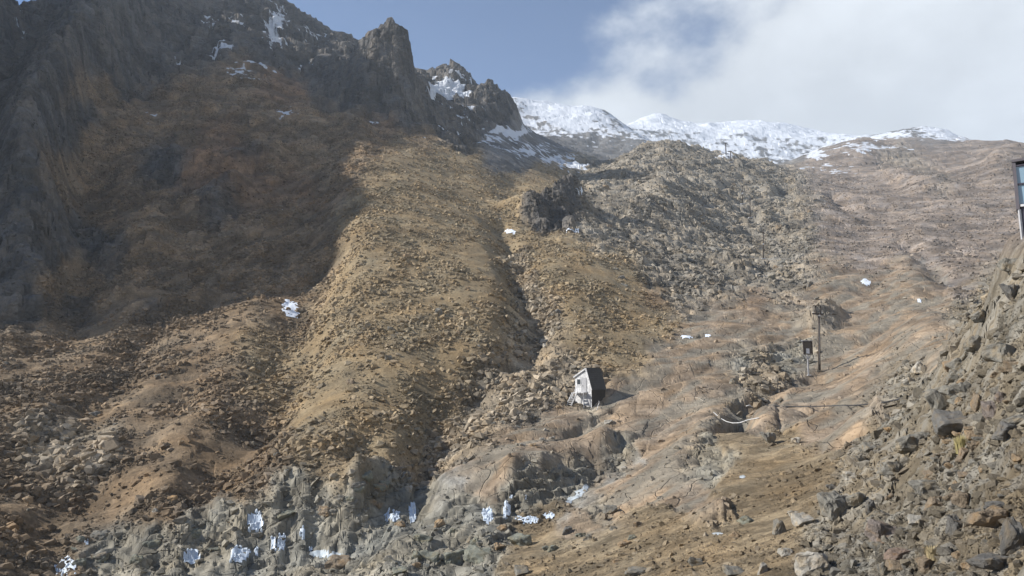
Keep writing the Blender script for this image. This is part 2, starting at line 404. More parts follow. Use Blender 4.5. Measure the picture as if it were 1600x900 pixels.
# ------------------------------------------------------------------ rock classes painted by place
# (x, y, radius, class) in photo pixels; the class says what the ground is made of
CLASSES = ['ochre', 'brown', 'rubble', 'lava', 'crag', 'slab', 'slate', 'dirt', 'rust', 'hill', 'bank', 'snowrock', 'pale']
BLOBS = [
    (600, 340, 60, 'ochre'), (680, 380, 70, 'ochre'), (600, 460, 80, 'ochre'), (700, 480, 80, 'ochre'), (600, 580, 80, 'ochre'), (660, 560, 70, 'ochre'), (560, 680, 50, 'ochre'), (640, 250, 45, 'ochre'), (700, 270, 45, 'ochre'), (830, 290, 35, 'ochre'),
    (960, 440, 55, 'ochre'), (930, 520, 50, 'ochre'), (1010, 490, 45, 'ochre'), (760, 430, 50, 'ochre'), (880, 400, 40, 'ochre'), (500, 660, 60, 'ochre'), (420, 560, 50, 'ochre'), (540, 740, 40, 'dirt'),
    (40, 570, 60, 'brown'), (150, 580, 70, 'brown'), (250, 640, 70, 'brown'), (330, 720, 60, 'brown'), (60, 780, 70, 'brown'), (200, 760, 60, 'brown'), (400, 660, 60, 'brown'), (300, 400, 80, 'brown'), (400, 420, 80, 'brown'), (250, 480, 60, 'brown'), (450, 350, 70, 'brown'), (500, 260, 60, 'brown'), (430, 200, 60, 'brown'), (300, 160, 60, 'brown'), (520, 200, 40, 'brown'), (330, 600, 60, 'brown'), (560, 220, 40, 'brown'), (170, 480, 50, 'brown'), (600, 210, 30, 'brown'), (660, 220, 30, 'brown'),
    (100, 690, 50, 'rubble'), (150, 680, 40, 'rubble'), (840, 500, 30, 'rubble'), (780, 590, 50, 'rubble'), (850, 560, 45, 'rubble'), (720, 680, 40, 'rubble'), (800, 630, 45, 'rubble'), (660, 720, 30, 'rubble'), (820, 440, 20, 'rubble'), (800, 400, 16, 'rubble'), (1190, 580, 28, 'rubble'), (900, 600, 35, 'rubble'), (1000, 570, 30, 'ochre'),
    (862, 338, 26, 'crag'), (880, 330, 20, 'crag'), (960, 340, 60, 'lava'), (688, 782, 17, 'pale'), (705, 755, 17, 'pale'), (735, 735, 12, 'pale'), (885, 812, 13, 'pale'), (915, 780, 14, 'pale'), (950, 750, 14, 'pale'), (1000, 720, 12, 'pale'), (1450, 398, 9, 'pale'), (1463, 412, 8, 'pale'), (1475, 428, 8, 'pale'), (1485, 442, 8, 'pale'), (1050, 300, 70, 'lava'), (1060, 380, 70, 'lava'), (1150, 330, 70, 'lava'), (1150, 420, 70, 'lava'), (1230, 430, 50, 'lava'), (1000, 260, 50, 'lava'), (1110, 255, 50, 'lava'), (1230, 310, 50, 'lava'), (1200, 370, 60, 'lava'), (1080, 450, 40, 'lava'), (1040, 410, 40, 'lava'),
    (-150, 150, 110, 'crag'), (-300, 250, 160, 'crag'), (-150, 0, 110, 'crag'), (-350, 50, 200, 'crag'), (30, 300, 40, 'crag'), (30, 400, 40, 'crag'), (30, 480, 30, 'crag'), (95, 370, 40, 'crag'), (150, 400, 30, 'crag'), (40, 150, 50, 'crag'), (130, 60, 70, 'crag'), (220, 60, 60, 'crag'), (300, 50, 70, 'crag'), (400, 40, 70, 'crag'), (470, 70, 50, 'crag'), (540, 120, 50, 'crag'), (600, 100, 50, 'crag'), (620, 150, 40, 'crag'), (540, 160, 30, 'crag'), (220, 110, 40, 'crag'), (120, 200, 34, 'crag'), (150, 140, 34, 'brown'), (120, 280, 40, 'brown'), (200, 320, 50, 'brown'), (200, 220, 50, 'brown'), (100, 440, 30, 'brown'), (370, 110, 30, 'brown'), (250, 260, 40, 'crag'), (340, 330, 40, 'crag'), (240, 490, 26, 'crag'), (130, 490, 26, 'crag'), (390, 250, 24, 'crag'), (640, 170, 30, 'crag'), (700, 190, 30, 'crag'), (760, 160, 40, 'crag'), (700, 130, 40, 'crag'), (800, 230, 40, 'snowrock'), (720, 220, 24, 'crag'),  # off-frame blobs here roughen the added ridge, breaking up its shadow edge
    (800, 690, 40, 'slab'), (860, 670, 40, 'slab'), (740, 730, 30, 'slab'), (920, 670, 35, 'slab'), (980, 640, 40, 'slab'), (1040, 590, 50, 'slab'), (1090, 560, 50, 'slab'), (1250, 630, 50, 'slab'), (1330, 600, 50, 'slab'), (1300, 660, 35, 'slab'), (1350, 520, 50, 'slab'), (1400, 480, 50, 'slab'), (1200, 500, 45, 'slab'), (1120, 500, 50, 'slab'), (1420, 440, 50, 'slab'), (1300, 440, 50, 'slab'), (960, 770, 40, 'slab'), (1040, 740, 40, 'slab'), (1110, 620, 40, 'slab'), (900, 820, 25, 'slab'), (1450, 530, 40, 'slab'), (1100, 800, 30, 'slab'),
    (690, 775, 26, 'slate'), (580, 770, 40, 'slate'), (480, 800, 40, 'slate'), (350, 830, 45, 'slate'), (200, 850, 45, 'slate'), (820, 765, 28, 'slate'), (895, 742, 28, 'slate'), (975, 708, 24, 'slate'), (860, 700, 26, 'slab'), (1010, 690, 22, 'slab'), (770, 755, 22, 'slab'), (640, 850, 45, 'slate'), (740, 850, 40, 'slate'), (540, 880, 45, 'slate'), (420, 890, 45, 'slate'), (1150, 560, 35, 'slate'), (1140, 630, 22, 'slate'), (1100, 720, 35, 'slate'), (920, 640, 20, 'slate'), (1290, 498, 26, 'lava'), (1060, 700, 20, 'slab'), (1230, 560, 30, 'slate'), (940, 790, 22, 'slate'), (300, 890, 40, 'slate'),
    (900, 870, 60, 'dirt'), (1020, 850, 60, 'dirt'), (1100, 860, 50, 'dirt'), (1180, 770, 50, 'dirt'), (1200, 840, 50, 'dirt'), (1230, 700, 30, 'dirt'), (820, 890, 30, 'dirt'), (1140, 680, 20, 'dirt'), (1270, 740, 40, 'dirt'),
    (400, 290, 40, 'rust'), (330, 280, 40, 'rust'), (440, 150, 34, 'rust'), (350, 210, 34, 'rust'), (470, 300, 40, 'rust'), (1020, 470, 26, 'rust'), (600, 200, 30, 'rust'), (1180, 470, 25, 'rust'),
    (1400, 250, 24, 'lava'), (1440, 268, 24, 'lava'), (1480, 290, 24, 'lava'), (1330, 260, 70, 'hill'), (1330, 330, 60, 'hill'), (1450, 300, 80, 'hill'), (1540, 320, 70, 'hill'), (1440, 370, 60, 'hill'), (1560, 260, 60, 'hill'), (1350, 400, 50, 'hill'), (1520, 390, 50, 'hill'), (1500, 440, 30, 'hill'),
    (1560, 440, 50, 'bank'), (1540, 530, 50, 'bank'), (1480, 600, 50, 'bank'), (1560, 620, 60, 'bank'), (1400, 680, 50, 'bank'), (1500, 700, 70, 'bank'), (1580, 740, 70, 'bank'), (1340, 760, 50, 'bank'), (1440, 800, 70, 'bank'), (1540, 840, 70, 'bank'), (1320, 860, 50, 'bank'), (1420, 880, 60, 'bank'), (1420, 600, 40, 'bank'), (1700, 700, 200, 'bank'),
]
cgaz, cglr = np.meshgrid(ca, cr)
CGX, CGY = np.exp(cglr) * np.sin(cgaz), np.exp(cglr) * np.cos(cgaz)
cpx, cpy = dir_pix(cgaz, CE)
cwx = cpx + 16 * pnoise(cpx / 40, cpy / 30, 3) + 10 * pnoise(cpx / 14, cpy / 12, 4)
cwy = cpy + 12 * pnoise(cpx / 40, cpy / 30, 5) + 8 * pnoise(cpx / 14, cpy / 12, 6)
CW = np.full((len(CLASSES),) + CE.shape, 1e-9)
for bx, by, br, bc in BLOBS:
    CW[CLASSES.index(bc)] += np.exp(-((cwx - bx) ** 2 + (cwy - by) ** 2 * 1.3) / (2 * (br * 0.62) ** 2))
far = np.clip((np.exp(cglr) - 500) / 150, 0, 1)
far2 = far * np.clip((1500 - cpx) / 100, 0, 1) * (1 - np.exp(-((cpx - 1370) ** 2) / (2 * 130 ** 2)) * (np.exp(cglr) < 800))
CW *= (1 - far2)
CW[CLASSES.index('snowrock')] += far2 * 3
CW[CLASSES.index('brown')] += 0.004 * (cpx < 500)
CW[CLASSES.index('bank')] += 0.004 * (cpx > 1400)
CW = CW ** 1.6
CW /= CW.sum(0)
GW = {c: bilin(CW[i], gaz, glr, ca, cr) for i, c in enumerate(CLASSES)}

# ------------------------------------------------------------------ carved gullies and raised outcrops, in plan
def seg_dist(X, Y, P):
    best = np.full(X.shape, 1e9)
    for (x1, y1), (x2, y2) in zip(P[:-1], P[1:]):
        dx, dy = x2 - x1, y2 - y1
        t = np.clip(((X - x1) * dx + (Y - y1) * dy) / max(dx * dx + dy * dy, 1e-9), 0, 1)
        best = np.minimum(best, np.hypot(X - x1 - t * dx, Y - y1 - t * dy))
    return best


DZ = np.zeros_like(Z0)


def carve(path, depth, width, power=2.0):
    P = [hit(*p[:2]) for p in path]
    xs, ys = [p.x for p in P], [p.y for p in P]
    az = [math.atan2(p.x, p.y) for p in P]
    lr = [math.log(math.hypot(p.x, p.y)) for p in P]
    m = 4 * width / math.exp(min(lr))
    a0, a1 = np.searchsorted(AZ, [min(az) - m, max(az) + m])
    b0, b1 = np.searchsorted(LR, [min(lr) - m, max(lr) + m])
    sl = (slice(b0, b1), slice(a0, a1))
    wob = 1 + 0.35 * pnoise(GX[sl] / (width * 2.2), GY[sl] / (width * 2.2), 8)
    d = seg_dist(GX[sl] + width * 0.7 * pnoise(GX[sl] / (width * 3), GY[sl] / (width * 3), 9),
                 GY[sl] + width * 0.7 * pnoise(GX[sl] / (width * 3), GY[sl] / (width * 3), 10), list(zip(xs, ys)))
    DZ[sl] -= depth * wob * np.exp(-(d / width) ** power)


# main gully and furrows in the scree
carve([(778, 345), (800, 400), (822, 465), (832, 510)], 2.2, 3.0)
carve([(832, 515), (790, 568), (745, 618), (700, 668), (668, 725)], 1.4, 2.6)
carve([(520, 400), (490, 450), (460, 490), (440, 560), (400, 640), (340, 720)], 2.2, 4.0)
carve([(500, 520), (450, 600), (420, 650)], 1.0, 1.8)
carve([(240, 520), (180, 600), (120, 680), (60, 760)], 1.6, 3.0)
carve([(330, 560), (260, 640), (200, 720), (150, 800)], 1.0, 2.4)
carve([(560, 640), (500, 700), (470, 760)], -0.7, 3.0)
carve([(400, 580), (330, 650), (270, 740)], -0.5, 3.0)
carve([(160, 620), (110, 690), (60, 740)], -0.5, 2.8)
carve([(700, 560), (690, 620), (650, 700)], 1.0, 2.6)
carve([(610, 600), (600, 660), (570, 720)], 0.6, 2.0)
carve([(640, 380), (680, 450), (720, 520)], 0.4, 2.6)
# chasm past the signboard down to the dark hole
carve([(1275, 588), (1240, 600), (1205, 606), (1172, 624), (1152, 648), (1142, 668)], 1.3, 1.1)
carve([(1156, 640), (1148, 660)], 1.8, 1.0)
carve([(1225, 612), (1215, 640), (1222, 680)], 0.25, 0.22)
carve([(1170, 634), (1230, 636), (1330, 634), (1440, 616)], 0.22, 0.25)
carve([(860, 690), (905, 668), (960, 640)], 0.5, 0.5)
carve([(1240, 530), (1200, 560), (1160, 590)], 0.5, 0.8)
carve([(1420, 380), (1455, 410), (1480, 440)], 1.6, 2.5)
carve([(1300, 690), (1380, 650), (1440, 590), (1500, 500)], 0.7, 1.6)
carve([(1225, 285), (1222, 300), (1232, 308)], 6, 3.5)
carve([(1300, 300), (1328, 326)], 4, 4)
# outcrops
for (x1, y1, x2, y2, hh, ww) in [(215, 495, 300, 480, -3.0, 4), (125, 490, 160, 480, -2.5, 4), (838, 338, 895, 326, -8, 6), (1284, 505, 1298, 488, -2.2, 2.6),
                                 (550, 752, 590, 745, -1.3, 1.6), (800, 735, 835, 730, -0.6, 1.2), (960, 712, 985, 690, -0.9, 1.4), (1040, 300, 1060, 330, -4, 10),
                                 (1190, 345, 1210, 352, -3.5, 4), (1140, 410, 1160, 418, -2.5, 4), (1000, 320, 980, 330, -3.5, 8), (1425, 372, 1440, 366, -2.2, 3.5), (1470, 300, 1400, 275, -5, 8),
                                 (110, 400, 200, 380, -5, 7), (330, 330, 350, 300, -5, 6), (245, 250, 330, 262, -5, 7), (120, 215, 150, 200, -5, 7), (380, 255, 420, 245, -4, 6)]:
    carve([(x1, y1), (x2, y2)], hh, ww)

# ------------------------------------------------------------------ relief of every class
amp_fbm = 0.036 * (GW['ochre'] + GW['brown'] * 1.5 + GW['rubble'] * 1.6 + GW['dirt'] * 0.7 + GW['hill'] * 1.3 + GW['rust'] * 1.3 + GW['slab'] * 0.16 + GW['bank'] * 0.8 + GW['slate'] * 0.6 + GW['pale'] * 0.3)
amp_bil = 0.07 * GW['lava'] + 0.05 * GW['hill'] + 0.05 * GW['rubble']
amp_rid = 0.14 * GW['crag'] + 0.07 * GW['snowrock'] + 0.02 * GW['slate'] + 0.03 * GW['hill']
CELL = np.maximum(GR * 0.0013, 0.012)
lam = 640.0
ki = 0
rot = 0.5
SHARE = np.zeros_like(Z0)
while lam > 0.16:
    t = lam / GR
    wgt = np.clip((t - 0.0035) / 0.003, 0, 1) * np.clip((0.16 - t) / 0.06, 0, 1)
    rows = np.where(wgt[:, 0] > 0)[0]
    if len(rows):
        s = slice(rows[0], rows[-1] + 1)
        c_, s_ = math.cos(rot * ki), math.sin(rot * ki)
        X = (GX[s] * c_ - GY[s] * s_) / lam
        Y = (GX[s] * s_ + GY[s] * c_) / lam
        nz = pnoise(X + 17.3 * ki, Y - 9.1 * ki, ki)
        bil = np.abs(nz) * 2 - 0.5
        rid = 0.5 - np.abs(nz) * 2
        DZ[s] += wgt[s] * lam * (amp_fbm[s] * nz + amp_bil[s] * -rid * 0.6 + amp_rid[s] * rid * 0.55)
    lam /= 1.9
    ki += 1
# angular blocks
amp_blk = 0.15 * GW['bank'] + 0.27 * GW['crag'] + 0.15 * GW['lava'] + 0.09 * GW['slate'] + 0.035 * GW['slab'] + 0.12 * GW['rubble'] + 0.05 * GW['hill'] + 0.03 * GW['snowrock'] + 0.03 * GW['brown'] + 0.02 * GW['dirt']
amp_blk = amp_blk + 0.11 * (GW['brown'] + GW['rust']) * np.clip((GR - 112) / 25, 0, 1) * (PX < 600)
lam = 100.0
ki = 0
CRK = np.zeros_like(Z0)
CELLV = np.zeros_like(Z0)
while lam > 0.15:
    t = lam / GR
    wgt = np.clip((t - 0.006) / 0.006, 0, 1) * np.clip((0.075 - t) / 0.035, 0, 1)
    use = (wgt * amp_blk) > 0.004
    if use.any():
        gx, gy = GX[use], GY[use]
        c_, s_ = math.cos(0.9 * ki + 0.4), math.sin(0.9 * ki + 0.4)
        wx = gx + 0.25 * lam * pnoise(gx / lam * 1.3, gy / lam * 1.3, 20 + ki)
        wy = gy + 0.25 * lam * pnoise(gx / lam * 1.3, gy / lam * 1.3, 30 + ki)
        h1, ed, cr1 = blocks((wx * c_ - wy * s_) / lam / 1.15, (wx * s_ + wy * c_) / lam / 0.8, ki)
        crack = np.exp(-(ed / 0.10) ** 2)
        DZ[use] += wgt[use] * amp_blk[use] * lam * (h1 - 0.22 * crack)
        CRK[use] += wgt[use] * crack
        CELLV[use] += wgt[use] * (cr1 - 0.5)
    lam /= 2.1
    ki += 1
# bedded slabs: long low steps running up to the right
sl_w = GW['slab'] + 0.7 * GW['slate'] + GW['pale']
dirx, diry = 0.80, 0.60
su, sv = GX * dirx + GY * diry, -GX * diry + GY * dirx
for lam_, am in ((9.0, 0.11), (4.0, 0.075), (1.6, 0.03)):
    nz = pnoise(su / (lam_ * 4.0) + 4, sv / lam_ + 7, int(lam_ * 10) & 31)
    DZ += sl_w * lam_ * am * (np.abs(nz) * 1.8 - 0.4) * np.clip((lam_ / GR - 0.003) / 0.004, 0, 1) * (GR < 300)

# ledges: rock faces break into benches
ZT = Z0 + DZ
for H_, r0, r1, r2, r3 in ((0.75, 0, 1, 60, 110), (2.6, 60, 110, 180, 260), (7.0, 180, 260, 500, 700), (30.0, 600, 800, 5000, 6000)):
    wr = np.clip((GR - r0) / (r1 - r0), 0, 1) * np.clip((r3 - GR) / (r3 - r2), 0, 1)
    wc = wr * np.clip(0.75 * GW['crag'] + 0.8 * GW['slate'] + 0.5 * GW['lava'] + 0.45 * GW['bank'] + 0.10 * GW['slab'] + 0.08 * GW['pale'] + 0.08 * GW['snowrock'], 0, 0.8)
    hh = H_ * (1.0 + 0.0 * GX)
    ph = 1.3 * pnoise(GX / (H_ * 5), GY / (H_ * 5), 91) + 0.5 * pnoise(GX / (H_ * 1.3), GY / (H_ * 1.3), 92)
    q = ZT / hh + ph
    fl = np.floor(q)
    fr_ = q - fl
    st = np.clip((fr_ - 0.45) / 0.55, 0, 1)
    DZ += wc * ((fl + st * st * (3 - 2 * st)) - q) * hh

ZF = Z0 + DZ * np.clip((GR - 5) / 4, 0, 1)
CUR['Z'] = ZF

# ------------------------------------------------------------------ materials
def new_mat(name):
    m = bpy.data.materials.new(name)
    m.use_nodes = True
    nt = m.node_tree
    bs = nt.nodes['Principled BSDF']
    return m, nt, bs


def plain(name, col, rough=0.7, metal=0.0, var=0.25, scale=6.0, bump=0.15, spec=0.3):
    m, nt, bs = new_mat(name)
    N, L = nt.nodes, nt.links
    tc = N.new('ShaderNodeTexCoord')
    nz = N.new('ShaderNodeTexNoise')
    nz.inputs['Scale'].default_value = scale
    nz.inputs['Detail'].default_value = 6
    nz.inputs['Roughness'].default_value = 0.65
    L.new(tc.outputs['Object'], nz.inputs['Vector'])
    rp = N.new('ShaderNodeValToRGB')
    rp.color_ramp.elements[0].position = 0.28
    rp.color_ramp.elements[1].position = 0.72
    rp.color_ramp.elements[0].color = [c * (1 - var) for c in col] + [1]
    rp.color_ramp.elements[1].color = [min(1, c * (1 + var)) for c in col] + [1]
    L.new(nz.outputs['Fac'], rp.inputs[0])
    L.new(rp.outputs[0], bs.inputs['Base Color'])
    bs.inputs['Roughness'].default_value = rough
    bs.inputs['Metallic'].default_value = metal
    bs.inputs['Specular IOR Level'].default_value = spec
    if bump:
        bp = N.new('ShaderNodeBump')
        bp.inputs['Strength'].default_value = bump
        bp.inputs['Distance'].default_value = 0.05
        L.new(nz.outputs['Fac'], bp.inputs['Height'])
        L.new(bp.outputs[0], bs.inputs['Normal'])
    return m


def terrain_material():
    m, nt, bs = new_mat('rock_ground')
    N, L = nt.nodes, nt.links
    at = N.new('ShaderNodeAttribute'); at.attribute_name = 'ground_col'
    sn = N.new('ShaderNodeAttribute'); sn.attribute_name = 'snow'
    tc = N.new('ShaderNodeTexCoord')
    n1 = N.new('ShaderNodeTexNoise'); n1.inputs['Scale'].default_value = 0.35; n1.inputs['Detail'].default_value = 8; n1.inputs['Roughness'].default_value = 0.72
    L.new(tc.outputs['Object'], n1.inputs['Vector'])
    n2 = N.new('ShaderNodeTexNoise'); n2.inputs['Scale'].default_value = 3.1; n2.inputs['Detail'].default_value = 8; n2.inputs['Roughness'].default_value = 0.82
    L.new(tc.outputs['Object'], n2.inputs['Vector'])
    mr = N.new('ShaderNodeMapRange'); mr.inputs[1].default_value = 0.3; mr.inputs[2].default_value = 0.7; mr.inputs[3].default_value = 0.62; mr.inputs[4].default_value = 1.34
    L.new(n1.outputs['Fac'], mr.inputs[0])
    mr2 = N.new('ShaderNodeMapRange'); mr2.inputs[1].default_value = 0.3; mr2.inputs[2].default_value = 0.7; mr2.inputs[3].default_value = 0.55; mr2.inputs[4].default_value = 1.45
    L.new(n2.outputs['Fac'], mr2.inputs[0])
    mm = N.new('ShaderNodeMath'); mm.operation = 'MULTIPLY'
    L.new(mr.outputs[0], mm.inputs[0]); L.new(mr2.outputs[0], mm.inputs[1])
    vm = N.new('ShaderNodeVectorMath'); vm.operation = 'SCALE'
    L.new(at.outputs['Color'], vm.inputs[0]); L.new(mm.outputs[0], vm.inputs['Scale'])
    # snow lies in the hollows of the fine noise
    sm = N.new('ShaderNodeMath'); sm.operation = 'MULTIPLY_ADD'
    L.new(n1.outputs['Fac'], sm.inputs[0]); sm.inputs[1].default_value = -0.35; L.new(sn.outputs['Fac'], sm.inputs[2])
    sr = N.new('ShaderNodeMapRange'); sr.inputs[1].default_value = 0.30; sr.inputs[2].default_value = 0.36
    L.new(sm.outputs[0], sr.inputs[0])
    mx = N.new('ShaderNodeMix'); mx.data_type = 'RGBA'
    L.new(sr.outputs[0], mx.inputs[0]); L.new(vm.outputs[0], mx.inputs[6]); mx.inputs[7].default_value = (0.56, 0.59, 0.64, 1)
    L.new(mx.outputs[2], bs.inputs['Base Color'])
    bs.inputs['Roughness'].default_value = 0.9
    bs.inputs['Specular IOR Level'].default_value = 0.2
    wv = N.new('ShaderNodeVectorMath'); wv.operation = 'MULTIPLY_ADD'
    nw = N.new('ShaderNodeTexNoise'); nw.inputs['Scale'].default_value = 0.5; nw.inputs['Detail'].default_value = 1.5
    L.new(tc.outputs['Object'], nw.inputs['Vector'])
    L.new(nw.outputs['Color'], wv.inputs[0]); wv.inputs[1].default_value = (1.2, 1.2, 1.2); L.new(tc.outputs['Object'], wv.inputs[2])
    crk = None
    for sc2, th in ((0.38, 0.022), (1.2, 0.03)):
        vo = N.new('ShaderNodeTexVoronoi'); vo.feature = 'DISTANCE_TO_EDGE'; vo.inputs['Scale'].default_value = sc2
        L.new(wv.outputs[0], vo.inputs['Vector'])
        cm = N.new('ShaderNodeMapRange'); cm.inputs[1].default_value = 0.0; cm.inputs[2].default_value = th; cm.inputs[3].default_value = -0.2 / sc2; cm.inputs[4].default_value = 0.0
        L.new(vo.outputs['Distance'], cm.inputs[0])
        if crk is None:
            crk = cm.outputs[0]
        else:
            a2 = N.new('ShaderNodeMath'); a2.operation = 'ADD'
            L.new(crk, a2.inputs[0]); L.new(cm.outputs[0], a2.inputs[1]); crk = a2.outputs[0]
    ra = N.new('ShaderNodeAttribute'); ra.attribute_name = 'bedrock'
    rm = N.new('ShaderNodeMath'); rm.operation = 'MULTIPLY'
    L.new(crk, rm.inputs[0]); L.new(ra.outputs['Fac'], rm.inputs[1])
    hs = N.new('ShaderNodeMath'); hs.operation = 'ADD'
    calm = N.new('ShaderNodeMath'); calm.operation = 'MULTIPLY_ADD'
    L.new(ra.outputs['Fac'], calm.inputs[0]); calm.inputs[1].default_value = -0.75; calm.inputs[2].default_value = 1.0
    n2c = N.new('ShaderNodeMath'); n2c.operation = 'MULTIPLY'
    L.new(n2.outputs['Fac'], n2c.inputs[0]); L.new(calm.outputs[0], n2c.inputs[1])
    mr2.inputs[3].default_value = -0.45; mr2.inputs[4].default_value = 0.45
    dv = N.new('ShaderNodeMath'); dv.operation = 'MULTIPLY_ADD'
    L.new(mr2.outputs[0], dv.inputs[0]); L.new(calm.outputs[0], dv.inputs[1]); dv.inputs[2].default_value = 1.0
    L.new(dv.outputs[0], mm.inputs[1])
    L.new(n2c.outputs[0], hs.inputs[0]); L.new(rm.outputs[0], hs.inputs[1])
    bp = N.new('ShaderNodeBump'); bp.inputs['Strength'].default_value = 0.85; bp.inputs['Distance'].default_value = 0.2
    L.new(hs.outputs[0], bp.inputs['Height'])
    # fractured rock faces: cells at two sizes, the same in every direction
    ca_ = N.new('ShaderNodeAttribute'); ca_.attribute_name = 'craggy'
    tot = None
    for sc3, am3 in ((0.11, 1.0), (0.33, 0.5), (1.0, 0.2)):
        vo = N.new('ShaderNodeTexVoronoi'); vo.feature = 'F1'; vo.inputs['Scale'].default_value = sc3
        L.new(wv.outputs[0], vo.inputs['Vector'])
        ml = N.new('ShaderNodeMath'); ml.operation = 'MULTIPLY'; ml.inputs[1].default_value = -am3 * 3.0
        L.new(vo.outputs['Distance'], ml.inputs[0])
        if tot is None:
            tot = ml.outputs[0]
        else:
            a3 = N.new('ShaderNodeMath'); a3.operation = 'ADD'
            L.new(tot, a3.inputs[0]); L.new(ml.outputs[0], a3.inputs[1]); tot = a3.outputs[0]
    cm3 = N.new('ShaderNodeMath'); cm3.operation = 'MULTIPLY'
    L.new(tot, cm3.inputs[0]); L.new(ca_.outputs['Fac'], cm3.inputs[1])
    bp3 = N.new('ShaderNodeBump'); bp3.inputs['Strength'].default_value = 0.8; bp3.inputs['Distance'].default_value = 1.0
    L.new(cm3.outputs[0], bp3.inputs['Height'])
    L.new(bp.outputs[0], bp3.inputs['Normal'])
    L.new(bp3.outputs[0], bs.inputs['Normal'])
    return m


M_TERRAIN = terrain_material()

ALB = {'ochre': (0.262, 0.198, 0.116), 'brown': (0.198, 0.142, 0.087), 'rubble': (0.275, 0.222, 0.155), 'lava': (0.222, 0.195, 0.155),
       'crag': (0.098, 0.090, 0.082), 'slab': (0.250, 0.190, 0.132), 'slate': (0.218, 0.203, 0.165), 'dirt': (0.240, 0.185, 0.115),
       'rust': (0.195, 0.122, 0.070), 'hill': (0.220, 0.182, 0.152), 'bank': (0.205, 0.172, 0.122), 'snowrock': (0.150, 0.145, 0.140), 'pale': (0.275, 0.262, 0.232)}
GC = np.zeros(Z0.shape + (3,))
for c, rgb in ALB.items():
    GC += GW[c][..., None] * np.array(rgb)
# patches of other stone: rust stains, grey and tan tints with shapes of their own
q1 = pnoise(GX / (GR * 0.09), GY / (GR * 0.09), 41) if False else pnoise(GX / 9, GY / 9, 41) + 0.6 * pnoise(GX / 3.1, GY / 3.1, 42)
q2 = pnoise(GX / 5, GY / 5, 43) + 0.6 * pnoise(GX / 1.7, GY / 1.7, 44)
GC *= (1 + 0.22 * np.clip(q1, -1, 1))[..., None]
tint = np.clip(q2, -1, 1)[..., None]
GC *= 1 + tint * np.array([0.07, 0.0, -0.10])
GC *= (1 + 0.55 * np.clip(CELLV, -0.5, 0.5))[..., None]
q3 = pnoise(su / 9.0, sv / 3.2, 45) + 0.6 * pnoise(su / 3.0, sv / 1.1, 46)
slabm = (GW['slab'] * np.clip(q3 * 2.2 + 0.25, 0, 1))[..., None]
GC = GC * (1 - 0.75 * slabm) + 0.75 * slabm * np.array([0.205, 0.190, 0.155])
bankm = (GW['bank'] * np.clip(CELLV * 3, 0, 1))[..., None]
GC = GC * (1 - 0.6 * bankm) + 0.6 * bankm * np.array([0.205, 0.20, 0.18])
glum = GC.mean(-1, keepdims=True)
GC = GC * 0.97 + 0.03 * glum * np.array([1.04, 1.0, 0.92])
GC = np.clip(GC, 0.02, 0.6)

# where snow lies: (x, y, rx, ry, amount, min distance)
SNOW = [(275, 85, 22, 10, .42, 0), (350, 72, 16, 14, .46, 0), (395, 110, 40, 14, .38, 0), (430, 40, 22, 34, .52, 0), (330, 30, 16, 10, .38, 0), (240, 182, 16, 12, .40, 0), (450, 175, 24, 14, .36, 0), (490, 55, 30, 14, .42, 0), (415, 100, 24, 8, .42, 0),
        (30, 45, 14, 24, .42, 300), (370, 20, 14, 12, .42, 0), (470, 100, 24, 14, .38, 0), (580, 185, 40, 5, .36, 0), (700, 200, 30, 14, .38, 0),
        (690, 140, 18, 16, .62, 0), (712, 128, 20, 12, .6, 0), (720, 148, 24, 8, .66, 0), (740, 180, 40, 18, .36, 0), (780, 215, 40, 14, .40, 0), (830, 235, 46, 12, .44, 0), (870, 250, 30, 9, .50, 0), (900, 262, 16, 6, .56, 0), (800, 205, 40, 10, .56, 0),
        (1350, 232, 60, 12, .56, 400), (1270, 240, 40, 8, .6, 400), (1300, 262, 40, 10, .42, 400), (1135, 244, 20, 4, .5, 380)]
SN = np.zeros(Z0.shape)
swx = PX + 10 * pnoise(PX / 22, PY / 16, 51)
swy = PY + 8 * pnoise(PX / 22, PY / 16, 52)
for x, y, rx, ry, am, rm in SNOW:
    SN = np.maximum(SN, am * np.exp(-0.5 * (((swx - x) / rx) ** 2 + ((swy - y) / ry) ** 2)) * (GR > rm))
snow_far = 0.62 * np.clip((GR - 640) / 120, 0, 1)
field = np.exp(-0.5 * (((swx - 880) / 50) ** 2 + ((swy - 172) / 20) ** 2))
snow_far = np.maximum(snow_far * (0.86 + 0.12 * (pnoise(PX / 40, PY / 20, 53))), 1.15 * field * (GR > 600))
SN = np.maximum(SN, snow_far)
SN = np.maximum(SN, 0.80 * np.clip((GR - 1150) / 150, 0, 1))
sn_n = np.zeros_like(Z0)
lam = 300.0
kk = 0
while lam > 0.6:
    t = lam / GR
    wgt = np.clip((t - 0.003) / 0.003, 0, 1) * np.clip((0.10 - t) / 0.05, 0, 1)
    if wgt.any():
        sn_n += wgt * (0.24 if lam < 12 else 0.13) * pnoise(GX / lam + 3 * kk, GY / lam * 1.6 - 5 * kk, 55 + kk)
    lam /= 2.0
    kk += 1
SN = np.where(GR < 460, SN * 1.26, SN)
SN = SN + sn_n * np.clip(1.4 - SN * 1.6, 0.04, 1)
dzr = np.gradient(ZF, axis=0) / np.gradient(GR, axis=0)
SN = SN - 0.10 * np.clip(np.abs(dzr) - 0.9, 0, 1.2)


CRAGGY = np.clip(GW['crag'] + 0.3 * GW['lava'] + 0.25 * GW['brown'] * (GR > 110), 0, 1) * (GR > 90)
BEDROCK = np.clip(GW['slab'] + GW['slate'] + 0.8 * GW['bank'] + 0.5 * GW['crag'], 0, 1) * (GR < 250)


